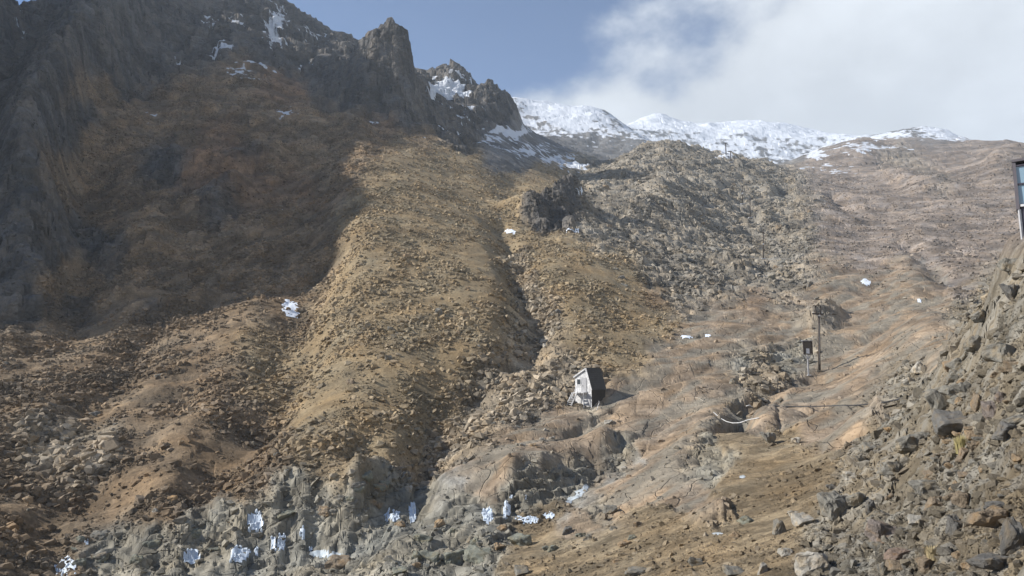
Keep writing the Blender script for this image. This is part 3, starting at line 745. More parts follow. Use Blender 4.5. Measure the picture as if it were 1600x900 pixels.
def grid_object(name, fmask, kind='structure'):
    jj, ii = np.where(fmask)
    v = np.stack([jj * NA + ii, jj * NA + ii + 1, (jj + 1) * NA + ii + 1, (jj + 1) * NA + ii], 1)
    v = v[:, ::-1]
    uniq, inv = np.unique(v.ravel(), return_inverse=True)
    me = bpy.data.meshes.new(name)
    me.vertices.add(len(uniq))
    co = np.stack([GX.ravel()[uniq], GY.ravel()[uniq], ZF.ravel()[uniq]], 1).astype(np.float32)
    me.vertices.foreach_set('co', co.ravel())
    nf = len(v)
    me.loops.add(nf * 4)
    me.loops.foreach_set('vertex_index', inv.astype(np.int32))
    me.polygons.add(nf)
    me.polygons.foreach_set('loop_start', np.arange(0, nf * 4, 4, dtype=np.int32))
    me.polygons.foreach_set('loop_total', np.full(nf, 4, dtype=np.int32))
    me.update(calc_edges=True)
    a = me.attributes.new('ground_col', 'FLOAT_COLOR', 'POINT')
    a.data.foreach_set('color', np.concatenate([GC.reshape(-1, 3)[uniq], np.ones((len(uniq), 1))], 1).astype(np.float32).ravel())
    a = me.attributes.new('snow', 'FLOAT', 'POINT')
    a.data.foreach_set('value', SN.ravel()[uniq].astype(np.float32))
    a = me.attributes.new('craggy', 'FLOAT', 'POINT')
    a.data.foreach_set('value', CRAGGY.ravel()[uniq].astype(np.float32))
    a = me.attributes.new('bedrock', 'FLOAT', 'POINT')
    a.data.foreach_set('value', BEDROCK.ravel()[uniq].astype(np.float32))
    me.materials.append(M_TERRAIN)
    me.polygons.foreach_set('use_smooth', np.zeros(nf, dtype=bool))
    o = bpy.data.objects.new(name, me)
    COL.objects.link(o)
    o['kind'] = kind
    return o


# split the sheet into the landforms one can name
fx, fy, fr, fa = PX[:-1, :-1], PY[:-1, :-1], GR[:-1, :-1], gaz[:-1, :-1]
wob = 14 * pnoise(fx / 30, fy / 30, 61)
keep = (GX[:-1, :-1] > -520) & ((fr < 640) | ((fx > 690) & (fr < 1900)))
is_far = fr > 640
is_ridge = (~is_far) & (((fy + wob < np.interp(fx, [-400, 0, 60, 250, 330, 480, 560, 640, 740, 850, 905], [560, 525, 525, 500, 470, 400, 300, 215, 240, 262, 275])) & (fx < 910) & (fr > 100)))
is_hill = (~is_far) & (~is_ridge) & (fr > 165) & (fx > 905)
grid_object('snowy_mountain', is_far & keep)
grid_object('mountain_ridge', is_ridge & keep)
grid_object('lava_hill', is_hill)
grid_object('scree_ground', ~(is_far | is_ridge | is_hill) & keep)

# ------------------------------------------------------------------ haze
def make_haze():
    x0, x1, y0, y1, z0, z1 = -545, 1700, -60, 2000, -140, float(ZF[GR < 1950].max()) + 15
    z0 = float(ZF.min()) - 1.5
    v = [(x, y, z) for z in (z0, z1) for y in (y0, y1) for x in (x0, x1)]
    f = [(0, 2, 3, 1), (4, 5, 7, 6), (0, 1, 5, 4), (2, 6, 7, 3), (0, 4, 6, 2), (1, 3, 7, 5)]
    me = bpy.data.meshes.new('haze')
    me.from_pydata(v, [], f)
    o = bpy.data.objects.new('haze', me)
    COL.objects.link(o)
    o['kind'] = 'stuff'
    o['label'] = 'thin pale mountain haze filling the whole valley'
    o['category'] = 'haze'
    m = bpy.data.materials.new('haze_air')
    m.use_nodes = True
    nt = m.node_tree
    nt.nodes.clear()
    out = nt.nodes.new('ShaderNodeOutputMaterial')
    pv = nt.nodes.new('ShaderNodeVolumePrincipled')
    pv.inputs['Color'].default_value = (0.72, 0.85, 1.0, 1)
    pv.inputs['Density'].default_value = HAZE
    pv.inputs['Anisotropy'].default_value = 0.1
    nt.links.new(pv.outputs[0], out.inputs['Volume'])
    me.materials.append(m)


HAZE = 0.00021
make_haze()
# ------------------------------------------------------------------ helpers for things
def tag(o, label=None, cat=None, group=None, kind=None):
    if label: o['label'] = label
    if cat: o['category'] = cat
    if group: o['group'] = group
    if kind: o['kind'] = kind
    return o


def empty(name, loc, label, cat, group=None, rz=0.0):
    o = bpy.data.objects.new(name, None)
    o.empty_display_size = 0.3
    COL.objects.link(o)
    o.location = loc
    o.rotation_euler = (0, 0, rz)
    return tag(o, label, cat, group)


class MB:
    def __init__(self):
        self.v, self.f = [], []

    def add(self, v, f):
        k = len(self.v)
        self.v += [tuple(p) for p in v]
        self.f += [tuple(i + k for i in q) for q in f]
        return self

    def box(self, c, s, rot=None):
        hx, hy, hz = s[0] / 2, s[1] / 2, s[2] / 2
        v = [Vector((x, y, z)) for z in (-hz, hz) for y in (-hy, hy) for x in (-hx, hx)]
        if rot is not None:
            v = [rot @ p for p in v]
        c = Vector(c)
        return self.add([p + c for p in v], [(0, 2, 3, 1), (4, 5, 7, 6), (0, 1, 5, 4), (2, 6, 7, 3), (0, 4, 6, 2), (1, 3, 7, 5)])

    def bar(self, a, b, w, h=None, up=(0, 0, 1)):
        a, b = Vector(a), Vector(b)
        h = h or w
        d = (b - a)
        L = d.length
        d.normalize()
        u = Vector(up)
        if abs(d.dot(u)) > 0.98:
            u = Vector((0, 1, 0))
        s = d.cross(u).normalized()
        t = s.cross(d)
        R = Matrix((s, d, t)).transposed()
        return self.box((a + b) / 2, (w, L, h), R)

    def tube(self, P, r, n=8, r2=None):
        P = [Vector(p) for p in P]
        r2 = r if r2 is None else r2
        k0 = len(self.v)
        for i, p in enumerate(P):
            d = (P[min(i + 1, len(P) - 1)] - P[max(i - 1, 0)]).normalized()
            u = Vector((0, 0, 1)) if abs(d.z) < 0.9 else Vector((1, 0, 0))
            s = d.cross(u).normalized()
            t = s.cross(d)
            rr = r + (r2 - r) * i / max(1, len(P) - 1)
            for k in range(n):
                a = 2 * math.pi * k / n
                self.v.append(tuple(p + s * math.cos(a) * rr + t * math.sin(a) * rr))
        for i in range(len(P) - 1):
            for k in range(n):
                a, b = k0 + i * n + k, k0 + i * n + (k + 1) % n
                self.f.append((a, b, b + n, a + n))
        self.f.append(tuple(k0 + k for k in reversed(range(n))))
        self.f.append(tuple(k0 + (len(P) - 1) * n + k for k in range(n)))
        return self

    def build(self, name, mat, parent=None, smooth=False):
        me = bpy.data.meshes.new(name)
        me.from_pydata(self.v, [], self.f)
        me.materials.append(mat)
        if smooth:
            me.polygons.foreach_set('use_smooth', [True] * len(me.polygons))
        o = bpy.data.objects.new(name, me)
        COL.objects.link(o)
        if parent is not None:
            o.parent = parent
        return o


def px_m(p):
    """metres per photo pixel at a point"""
    return (CP * p.y + SP * p.z) / F


# ------------------------------------------------------------------ stones
def rock_mesh(name, seed, n=18, rough=0.0, sub=0):
    rg = random.Random(seed)
    bm = bmesh.new()
    ax = Vector((1, rg.uniform(0.65, 1.0), rg.uniform(0.55, 0.9)))
    for i in range(n):
        d = Vector((rg.gauss(0, 1), rg.gauss(0, 1), rg.gauss(0, 1))).normalized()
        p = 0.55
        d = Vector([math.copysign(abs(c) ** p, c) for c in d])
        d *= rg.uniform(0.8, 1.0) * 0.62
        bm.verts.new((d.x * ax.x, d.y * ax.y, d.z * ax.z))
    r = bmesh.ops.convex_hull(bm, input=bm.verts)
    bmesh.ops.delete(bm, geom=[v for v in bm.verts if not v.link_faces], context='VERTS')
    if sub:
        bmesh.ops.bevel(bm, geom=list(bm.edges), offset=0.035, segments=1, affect='EDGES', profile=0.5)
        bmesh.ops.triangulate(bm, faces=bm.faces)
        for _ in range(sub):
            bmesh.ops.subdivide_edges(bm, edges=[e for e in bm.edges if e.calc_length() > 0.12], cuts=1)
            bmesh.ops.triangulate(bm, faces=bm.faces)
        from mathutils import noise as mn
        off = Vector((seed * 3.1, seed * 1.7, 0))
        for v in bm.verts:
            k = mn.fractal(v.co * 2.4 + off, 0.8, 2.1, 4) * rough
            v.co += v.co.normalized() * k
    bmesh.ops.recalc_face_normals(bm, faces=bm.faces)
    me = bpy.data.meshes.new(name)
    bm.to_mesh(me)
    bm.free()
    return me


def stone_material(name, col=None):
    m, nt, bs = new_mat(name)
    N, L = nt.nodes, nt.links
    tc = N.new('ShaderNodeTexCoord')
    n1 = N.new('ShaderNodeTexNoise'); n1.inputs['Scale'].default_value = 2.4; n1.inputs['Detail'].default_value = 10; n1.inputs['Roughness'].default_value = 0.74
    oi = N.new('ShaderNodeObjectInfo')
    ad = N.new('ShaderNodeVectorMath'); ad.operation = 'MULTIPLY_ADD'
    L.new(oi.outputs['Random'], ad.inputs[0]); ad.inputs[1].default_value = (37, 19, 53); L.new(tc.outputs['Object'], ad.inputs[2])
    L.new(ad.outputs[0], n1.inputs['Vector'])
    mr = N.new('ShaderNodeMapRange'); mr.inputs[1].default_value = 0.28; mr.inputs[2].default_value = 0.72; mr.inputs[3].default_value = 0.6; mr.inputs[4].default_value = 1.35
    L.new(n1.outputs['Fac'], mr.inputs[0])
    vm = N.new('ShaderNodeVectorMath'); vm.operation = 'SCALE'
    if col is None:
        at = N.new('ShaderNodeAttribute'); at.attribute_type = 'INSTANCER'; at.attribute_name = 'rock_col'
        L.new(at.outputs['Vector'], vm.inputs[0])
    else:
        # lichen and dust patches of a second tone
        mx = N.new('ShaderNodeMix'); mx.data_type = 'RGBA'
        n3 = N.new('ShaderNodeTexNoise'); n3.inputs['Scale'].default_value = 2.6; n3.inputs['Detail'].default_value = 5
        L.new(ad.outputs[0], n3.inputs['Vector'])
        m3 = N.new('ShaderNodeMapRange'); m3.inputs[1].default_value = 0.5; m3.inputs[2].default_value = 0.66
        L.new(n3.outputs['Fac'], m3.inputs[0]); L.new(m3.outputs[0], mx.inputs[0])
        mx.inputs[6].default_value = (*col, 1)
        mx.inputs[7].default_value = (col[0] * 1.12 + 0.02, col[1] * 1.02 + 0.01, col[2] * 0.88, 1)
        L.new(mx.outputs[2], vm.inputs[0])
    L.new(mr.outputs[0], vm.inputs['Scale'])
    L.new(vm.outputs[0], bs.inputs['Base Color'])
    bs.inputs['Roughness'].default_value = 0.88
    bs.inputs['Specular IOR Level'].default_value = 0.25
    bp = N.new('ShaderNodeBump'); bp.inputs['Strength'].default_value = 0.9; bp.inputs['Distance'].default_value = 0.12
    L.new(n1.outputs['Fac'], bp.inputs['Height']); L.new(bp.outputs[0], bs.inputs['Normal'])
    return m


M_RUBBLE = stone_material('rubble_stone')
STONE = {k: stone_material('stone_' + k, c) for k, c in {
    'grey': (0.195, 0.185, 0.16), 'pale': (0.34, 0.32, 0.28), 'dark': (0.145, 0.14, 0.13), 'orange': (0.33, 0.23, 0.13), 'brown': (0.225, 0.18, 0.13),
    'purple': (0.20, 0.17, 0.15), 'green': (0.195, 0.20, 0.165), 'tan': (0.29, 0.22, 0.145), 'red': (0.225, 0.17, 0.135)}.items()}

# loose scree: far too many stones to count
lib = bpy.data.collections.new('stone_shapes')
for i in range(12):
    me = rock_mesh('stone_shape_%02d' % i, 100 + i, n=random.Random(i).choice([9, 11, 13]))
    me.materials.append(M_RUBBLE)
    lib.objects.link(bpy.data.objects.new('stone_shape_%02d' % i, me))

dens = {'ochre': 1.3, 'brown': 1.9, 'rubble': 3.8, 'lava': 1.1, 'crag': 0.25, 'slab': 0.10, 'slate': 0.16, 'dirt': 0.8, 'rust': 0.6, 'hill': 0.7, 'bank': 0.65, 'snowrock': 0.0, 'pale': 0.3}
size_k = {'ochre': 1.0, 'brown': 1.0, 'rubble': 1.2, 'lava': 0.8, 'crag': 0.9, 'slab': 0.6, 'slate': 1.1, 'dirt': 0.75, 'rust': 0.8, 'hill': 0.9, 'bank': 1.15, 'snowrock': 0.8, 'pale': 0.6}
DEN = sum(dens[c] * GW[c] for c in CLASSES)
SZK = sum(size_k[c] * GW[c] for c in CLASSES)
EF = ZF / GR
dE = np.zeros_like(EF)
dE[:-1] = np.clip(EF[1:] - EF[:-1], 0, 0.02)
dA = np.gradient(AZ)[None, :]
dl = np.gradient(LR)[:, None]
patch = np.clip(0.75 + 1.2 * pnoise(GX / 11, GY / 11, 71) + 1.0 * pnoise(GX / 4.1, GY / 4.1, 72) + 0.6 * pnoise(GX / 1.7, GY / 1.7, 73), 0.05, 3.5)
prob = (dE + 0.10 * dl) * dA * DEN * patch * (GR < 420) * (GR > 7.5) * (np.abs(gaz) < math.radians(44)) * (SN < 0.35)
prob = prob.ravel() / prob.sum()
NST = 330000
pick = RNG.choice(len(prob), NST, p=prob)
stx, sty = GX.ravel()[pick], GY.ravel()[pick]
free = np.ones(NST, bool)
for qx, qy, rr in ((1192.5, 404.5, 2.5), (1172.3, 340.5, 3.5), (1160.3, 319, 3.5), (1142, 254, 4), (1134.5, 241, 4), (1280, 580, 1.0), (1263.5, 587, 0.8), (920, 634, 1.8)):
    c_ = hit(qx, qy)
    for back in (0.0, -rr, -2 * rr):
        u_ = Vector((c_.x, c_.y)).normalized() * back
        free &= np.hypot(stx - c_.x - u_.x, sty - c_.y - u_.y) > rr
pick = pick[free]
NST = len(pick)
jj, ii = np.unravel_index(pick, Z0.shape)
jj = np.clip(jj, 0, NR - 2); ii = np.clip(ii, 0, NA - 2)
s_, t_ = RNG.random(NST), RNG.random(NST)
bl = lambda G: (G[jj, ii] * (1 - s_) + G[jj, ii + 1] * s_) * (1 - t_) + (G[jj + 1, ii] * (1 - s_) + G[jj + 1, ii + 1] * s_) * t_
sx, sy, sz, sr = bl(GX), bl(GY), bl(ZF), bl(GR)
spx = 1.35 * (1 - RNG.random(NST)) ** (-1 / 1.95)
spx = np.clip(spx, 1.35, 13.0) * np.clip(SZK[jj, ii], 0.6, 1.6)
ssz = spx * sr / F
ssz = np.minimum(ssz, (0.62 + 0.35 * GW['lava'] + 0.3 * GW['rubble'])[jj, ii] * (1 + 0.35 * RNG.random(NST)))
scl = ssz[:, None] * np.stack([RNG.uniform(0.8, 1.25, NST), RNG.uniform(0.8, 1.25, NST), RNG.uniform(0.7, 1.1, NST)], 1)
rotv = np.stack([RNG.normal(0, 0.35, NST), RNG.normal(0, 0.35, NST), RNG.random(NST) * 6.283], 1)
base = GC[jj, ii]
lum = base.mean(1, keepdims=True)
gm = RNG.random((NST, 1)) * 0.32
rc = (base * (1 - gm) + gm * lum * np.array([1.06, 1.0, 0.90])) * RNG.uniform(0.76, 1.36, (NST, 1))
me = bpy.data.meshes.new('loose_scree')
me.vertices.add(NST)
me.vertices.foreach_set('co', np.stack([sx, sy, sz + ssz * 0.10], 1).astype(np.float32).ravel())
for nm, arr in (('scl', scl), ('rotv', rotv), ('rock_col', rc)):
    a = me.attributes.new(nm, 'FLOAT_VECTOR', 'POINT')
    a.data.foreach_set('vector', arr.astype(np.float32).ravel())
a = me.attributes.new('pick', 'INT', 'POINT')
a.data.foreach_set('value', RNG.integers(0, 12, NST).astype(np.int32))
scree = bpy.data.objects.new('loose_scree', me)
COL.objects.link(scree)
tag(scree, 'loose brown and grey scree stones strewn over the slopes', 'scree', kind='stuff')
ng = bpy.data.node_groups.new('strew_stones', 'GeometryNodeTree')
ng.interface.new_socket('Geometry', in_out='INPUT', socket_type='NodeSocketGeometry')
ng.interface.new_socket('Geometry', in_out='OUTPUT', socket_type='NodeSocketGeometry')
gi, go = ng.nodes.new('NodeGroupInput'), ng.nodes.new('NodeGroupOutput')
ip = ng.nodes.new('GeometryNodeInstanceOnPoints')
ci = ng.nodes.new('GeometryNodeCollectionInfo')
ci.inputs['Collection'].default_value = lib
ci.inputs['Separate Children'].default_value = True
ci.inputs['Reset Children'].default_value = True
ip.inputs['Pick Instance'].default_value = True


def named(nm, dt):
    n_ = ng.nodes.new('GeometryNodeInputNamedAttribute')
    n_.data_type = dt
    n_.inputs['Name'].default_value = nm
    return [o for o in n_.outputs if o.enabled][0]


e2r = ng.nodes.new('FunctionNodeEulerToRotation')
ng.links.new(named('rotv', 'FLOAT_VECTOR'), e2r.inputs[0])
ng.links.new(gi.outputs[0], ip.inputs['Points'])
ng.links.new(ci.outputs[0], ip.inputs['Instance'])
ng.links.new(named('pick', 'INT'), ip.inputs['Instance Index'])
ng.links.new(e2r.outputs[0], ip.inputs['Rotation'])
ng.links.new(named('scl', 'FLOAT_VECTOR'), ip.inputs['Scale'])
ng.links.new(ip.outputs[0], go.inputs[0])
md = scree.modifiers.new('strew', 'NODES')
md.node_group = ng

# boulders one can point at
SHAPES = [rock_mesh('boulder_shape', 300 + i, n=random.Random(i + 50).choice([14, 18, 22]), rough=0.13, sub=2) for i in range(14)]
for me in SHAPES:
    me.materials.append(STONE['grey'])


def boulder(px, py, w, h, tone, label, group=None, shape=None, rz=None, tilt=0.12, name='boulder', sink=0.06):
    p = hit(px, py)
    k = px_m(p)
    o = bpy.data.objects.new(name, SHAPES[(random.randrange(14) if shape is None else shape)])
    COL.objects.link(o)
    o.material_slots[0].link = 'OBJECT'
    o.material_slots[0].material = STONE[tone]
    wx, hz = w * k, h * k
    o.scale = (wx * 0.95, (0.75 * wx + 0.25 * hz) * 0.95, hz * 1.25)
    yaw = random.uniform(-0.5, 0.5) + random.choice((0, math.pi)) if rz is None else rz
    o.rotation_euler = (random.uniform(-tilt, tilt), random.uniform(-tilt, tilt), yaw)
    o.location = p + Vector((0, 0.3 * wx, hz * (0.30 - sink)))
    tag(o, label, 'boulder', group)
    return o


B = [
    (1203, 697, 28, 27, 'grey', 'upright grey boulder with a hard shadow below the cracked reddish slab'),
    (1330, 747, 18, 12, 'pale', 'small pale angular stone uphill of the smooth wedge slab'),
    (1407, 740, 44, 22, 'grey', 'broad grey block with a dark overhung underside on the right bank'),
    (1313, 806, 54, 46, 'grey', 'smooth grey wedge slab leaning uphill at the foot of the right bank'),
    (1345, 790, 34, 30, 'grey', 'grey slab lying against the right side of the smooth wedge slab'),
    (1294, 779, 14, 9, 'orange', 'small orange stone at the left foot of the smooth wedge slab'),
    (1300, 765, 15, 12, 'dark', 'dark stone just above the small orange stone'),
    (1362, 799, 15, 20, 'dark', 'narrow dark block right of the smooth wedge slab'),
    (1259, 820, 32, 24, 'pale', 'larger of the pale angular boulders left of the wedge slab'),
    (1241, 806, 16, 12, 'pale', 'pale stone touching the larger pale boulder left of the wedge slab'),
    (1221, 834, 20, 24, 'grey', 'grey block with a tan foot below the pale boulders'),
    (1230, 868, 20, 16, 'pale', 'brightest pale cobble near the bottom, left of the two-tone boulder'),
    (1275, 893, 50, 34, 'pale', 'big pale boulder with a shaded right end at the bottom of the frame'),
    (1193, 895, 16, 18, 'pale', 'pale upright stone at the bottom between two larger boulders'),
    (1150, 899, 34, 14, 'grey', 'low rounded grey boulder cut by the bottom edge of the photo'),
    (1088, 885, 24, 16, 'grey', 'grey spiky stone on tan dirt near the bottom edge'),
    (1150, 841, 20, 13, 'tan', 'tan split stone on the dirt below the whitish streak'),
    (1167, 818, 30, 14, 'green', 'low greenish grey rock half buried in the pinkish slab'),
    (1438, 820, 28, 18, 'pale', 'pale rounded boulder alone in fine gravel on the right bank'),
    (1497, 835, 22, 38, 'dark', 'tall dark tilted slab with a black shadow on the right bank'),
    (1385, 842, 42, 30, 'purple', 'rough purplish brown boulder in the lower right'),
    (1562, 825, 58, 40, 'brown', 'large reddish brown boulder by the lower right edge'),
    (1567, 797, 40, 13, 'dark', 'dark flat rock lying above the large reddish boulder'),
    (1453, 770, 42, 26, 'grey', 'grey boulder with a crusty dark top on the right bank'),
    (1553, 648, 22, 30, 'purple', 'egg shaped purplish grey boulder near the right edge'),
    (1567, 626, 16, 16, 'purple', 'round purplish stone resting above the egg shaped boulder'),
    (1531, 634, 16, 24, 'brown', 'narrow brown slab leaning left of the egg shaped boulder'),
    (1385, 897, 22, 26, 'grey', 'blunt grey pillar stone at the bottom edge of the right bank'),
    (1503, 672, 60, 44, 'dark', 'large smooth dark slab above the yellow tussock'),
    (1478, 640, 44, 54, 'grey', 'tall weathered grey slab upslope of the smooth dark slab'),
    (1580, 680, 44, 26, 'dark', 'dark low boulder touching the right edge below the egg shaped boulder'),
    (1390, 676, 14, 10, 'orange', 'orange stone among grey rubble in the middle of the bank'),
    (1362, 704, 20, 18, 'grey', 'square grey stone below the orange stone on the bank'),
    (1347, 724, 22, 15, 'grey', 'flat grey stone stepping down from the square grey stone'),
    (1246, 692, 14, 12, 'pale', 'pale stone in the rubble right of the upright grey boulder'),
    (1430, 705, 46, 34, 'grey', 'long grey ledge block in the centre of the right bank'),
    (1560, 893, 60, 34, 'dark', 'bluish dark slab in the bottom right corner'),
    (1415, 876, 42, 18, 'red', 'pinkish flat boulder in the lower right gravel'),
    (1590, 860, 26, 60, 'dark', 'dark upright slab along the right edge near the bottom'),
    (1575, 560, 46, 40, 'grey', 'big grey block high on the right bank by the edge'),
    (1530, 545, 30, 30, 'grey', 'grey block left of the big block high on the bank'),
    (1540, 500, 34, 26, 'grey', 'grey crest block on the skyline end of the right bank'),
    (1585, 470, 34, 36, 'dark', 'dark crest block below the window building'),
    (1580, 420, 26, 26, 'grey', 'grey block just under the foot of the window building'),
    (1425, 600, 22, 16, 'pale', 'pale block at the upper left fringe of the bank rubble'),
    (1440, 580, 20, 22, 'pale', 'bright split stone where the bank meets the reddish slab'),
    (813, 853, 34, 20, 'green', 'rounded greenish boulder below the ice shelf'),
    (886, 835, 18, 14, 'dark', 'dark round stone at the tip of the orange stained slab'),
    (866, 861, 18, 10, 'green', 'right one of two small round stones below the ice shelf'),
    (853, 860, 14, 9, 'green', 'left one of two small round stones below the ice shelf'),
    (815, 899, 24, 18, 'grey', 'pointed grey boulder with long shadow at the bottom centre'),
    (747, 878, 44, 26, 'green', 'broad greenish grey hump of rock near the bottom centre'),
    (708, 880, 38, 24, 'green', 'greenish hump left of the broad hump near the bottom'),
    (664, 884, 42, 26, 'green', 'leftmost greenish hump of the bottom centre row'),
    (660, 847, 30, 12, 'green', 'low slabby greenish rock below the little waterfall'),
    (623, 897, 26, 12, 'green', 'flat greenish stone at the bottom left of centre'),
    (527, 888, 38, 18, 'brown', 'angular brown boulder beside the frozen pool'),
    (639, 768, 12, 14, 'pale', 'pale block perched at the lip of the little waterfall'),
    (954, 802, 22, 18, 'grey', 'grey jagged stone on the slab right of the ice shelf'),
    (997, 823, 14, 10, 'brown', 'small brown stone alone on tan dirt right of the slab'),
    (1000, 899, 42, 10, 'grey', 'flat grey rock with dark right end at the bottom edge'),
    (685, 493, 12, 16, 'grey', 'upright boulder with dark shaded side on the scree cone'),
    (727, 497, 16, 11, 'tan', 'rounded tan boulder right of the upright one on the scree cone'),
    (610, 518, 12, 9, 'grey', 'grey stone on the scree cone left of the pair of large boulders'),
    (606, 564, 12, 13, 'grey', 'tall stone low on the scree cone'),
    (730, 454, 9, 10, 'tan', 'small tan block high on the right half of the scree cone'),
    (714, 523, 10, 8, 'tan', 'small stone just below the rounded tan boulder'),
    (635, 402, 10, 8, 'tan', 'paired stones high on the scree cone'),
    (548, 600, 14, 12, 'brown', 'brown stone at the lower left of the scree cone'),
    (872, 492, 20, 14, 'dark', 'dark block at the right side of the grey gully rubble'),
    (817, 456, 14, 10, 'grey', 'grey boulder wedged in the narrow gully'),
    (280, 696, 10, 10, 'tan', 'lone tan boulder amid the left scree'),
    (97, 692, 16, 11, 'grey', 'grey boulder in the dark rubble patch on the far left'),
    (145, 652, 16, 12, 'dark', 'black boulder at the top of the dark rubble patch'),
    (40, 786, 14, 13, 'tan', 'tan stone near the lower left edge'),
    (240, 801, 12, 9, 'pale', 'pale stone at the foot of the left scree'),
    (267, 784, 14, 11, 'orange', 'orange stone at the foot of the left scree'),
    (951, 662, 14, 10, 'pale', 'pale triangular slab below the shadow of the hut'),
    (1150, 600, 16, 12, 'grey', 'grey lip stone at the head of the pebble filled chasm'),
    (570, 752, 26, 18, 'green', 'square topped rock crowning the outcrop left of the waterfall'),
    (600, 762, 18, 14, 'green', 'lower rock on the right end of that waterfall outcrop'),
]
for b in B:
    boulder(*b)

# unremarkable boulders: several hundred alike, told apart by nothing
STONE_WORD = {'grey': 'grey', 'brown': 'brown', 'purple': 'purplish', 'dark': 'dark', 'tan': 'tan', 'pale': 'pale', 'green': 'greenish'}
REG = [((1320, 560, 1600, 900), 62, (14, 34), ('grey', 'grey', 'brown', 'brown', 'tan'), '%s boulder embedded in the %s part of the right bank', 'boulders on the right bank'),
       ((690, 540, 880, 730), 44, (7, 14), ('grey', 'tan', 'grey', 'pale'), '%s block in the %s of the grey gully rubble', 'rubble blocks beside the gully'),
       ((940, 290, 1290, 470), 38, (8, 16), ('grey', 'dark', 'grey', 'brown'), '%s lava block on the %s of the grey hill', 'lava blocks on the hillside'),
       ((0, 560, 480, 820), 26, (7, 13), ('brown', 'tan', 'grey'), '%s stone in the %s of the left scree slope', 'stones in the left scree'),
       ((560, 820, 1000, 898), 20, (10, 22), ('green', 'grey', 'tan'), '%s rock in the %s of the stream bed', 'rocks by the stream bed')]
LEDGE = [(110, 872), (190, 862), (300, 842), (400, 832), (500, 812), (560, 772), (620, 790), (720, 790), (800, 762), (880, 748), (940, 712)]
for k in range(44):
    t = random.random() * (len(LEDGE) - 1)
    i = int(t)
    x = LEDGE[i][0] + (LEDGE[i + 1][0] - LEDGE[i][0]) * (t - i)
    y = LEDGE[i][1] + (LEDGE[i + 1][1] - LEDGE[i][1]) * (t - i) + random.uniform(-26, 26)
    if x > 680 or any(abs(x - a) < 22 and abs(y - b) < 22 for a, b in ((400, 815), (375, 866), (432, 850), (472, 834), (300, 870), (613, 806), (645, 800), (762, 804), (793, 797), (822, 812))):
        continue
    w = random.uniform(14, 34)
    tn = random.choice(('green', 'grey', 'green', 'brown'))
    near = min((('corner ice mass', 103), ('slanting ice apron', 300), ('tallest ice cascade', 400), ('frozen pool', 508), ('little waterfall', 645), ('dark ice recess', 780), ('groove beside the slab', 905)), key=lambda q: abs(q[1] - x))[0]
    boulder(x, y, w, w * random.uniform(0.5, 0.85), tn, '%s %s ledge block in the stream bank near the %s' % ('large' if w > 26 else 'medium' if w > 19 else 'small', STONE_WORD[tn], near), 'ledge blocks along the stream bank', tilt=0.2, sink=0.15)
for (x0, y0, x1, y1), n_, (w0, w1), tones, lab, grp in REG:
    for k in range(n_):
        x, y = random.uniform(x0, x1), random.uniform(y0, y1)
        if x0 == 1320 and (x - 1320) / 280 < (900 - y) / 340 * 0.75 - 0.05:
            x = x + (1600 - x) * 0.6
        w = w0 + (w1 - w0) * random.random() ** 2
        tn = random.choice(tones)
        hk = random.uniform(0.45, 0.9)
        look = ('large' if w > w0 + 0.5 * (w1 - w0) else 'medium' if w > w0 + 0.15 * (w1 - w0) else 'small') + ' ' + ('flat ' if hk < 0.6 else '') + STONE_WORD[tn]
        vert = 'upper' if y < y0 + (y1 - y0) / 3 else 'middle' if y < y0 + 2 * (y1 - y0) / 3 else 'lower'
        horiz = 'left' if x < x0 + (x1 - x0) / 3 else 'middle' if x < x0 + 2 * (x1 - x0) / 3 else 'right'
        place = 'centre' if vert == horiz else vert + ' ' + horiz
        boulder(x, y, w, w * hk, tn, lab % (look, place), grp, tilt=0.3, sink=0.2)

# ------------------------------------------------------------------ snow patches and ice
def ice_material(name, col, rough, trans):
    m, nt, bs = new_mat(name)
    N, L = nt.nodes, nt.links
    tc = N.new('ShaderNodeTexCoord')
    nz = N.new('ShaderNodeTexNoise'); nz.inputs['Scale'].default_value = 5; nz.inputs['Detail'].default_value = 5
    L.new(tc.outputs['Object'], nz.inputs['Vector'])
    rp = N.new('ShaderNodeValToRGB')
    rp.color_ramp.elements[0].position = 0.3; rp.color_ramp.elements[1].position = 0.62
    rp.color_ramp.elements[0].color = (col[0] * 0.72, col[1] * 0.78, col[2] * 0.84, 1); rp.color_ramp.elements[1].color = (*col, 1)
    L.new(nz.outputs['Fac'], rp.inputs[0]); L.new(rp.outputs[0], bs.inputs['Base Color'])
    bs.inputs['Roughness'].default_value = rough
    bs.inputs['Subsurface Weight'].default_value = trans
    bs.inputs['Subsurface Radius'].default_value = (0.06, 0.09, 0.12)
    bp = N.new('ShaderNodeBump'); bp.inputs['Strength'].default_value = 0.4; bp.inputs['Distance'].default_value = 0.05
    L.new(nz.outputs['Fac'], bp.inputs['Height']); L.new(bp.outputs[0], bs.inputs['Normal'])
    return m


M_SNOW = ice_material('old_snow', (0.80, 0.84, 0.90), 0.7, 0.0)
M_ICE = ice_material('stream_ice', (0.60, 0.66, 0.73), 0.35, 0.0)
M_FALL = ice_material('falling_water', (0.62, 0.68, 0.74), 0.25, 0.0)
M_POOL = ice_material('pool_ice', (0.50, 0.54, 0.56), 0.2, 0.0)


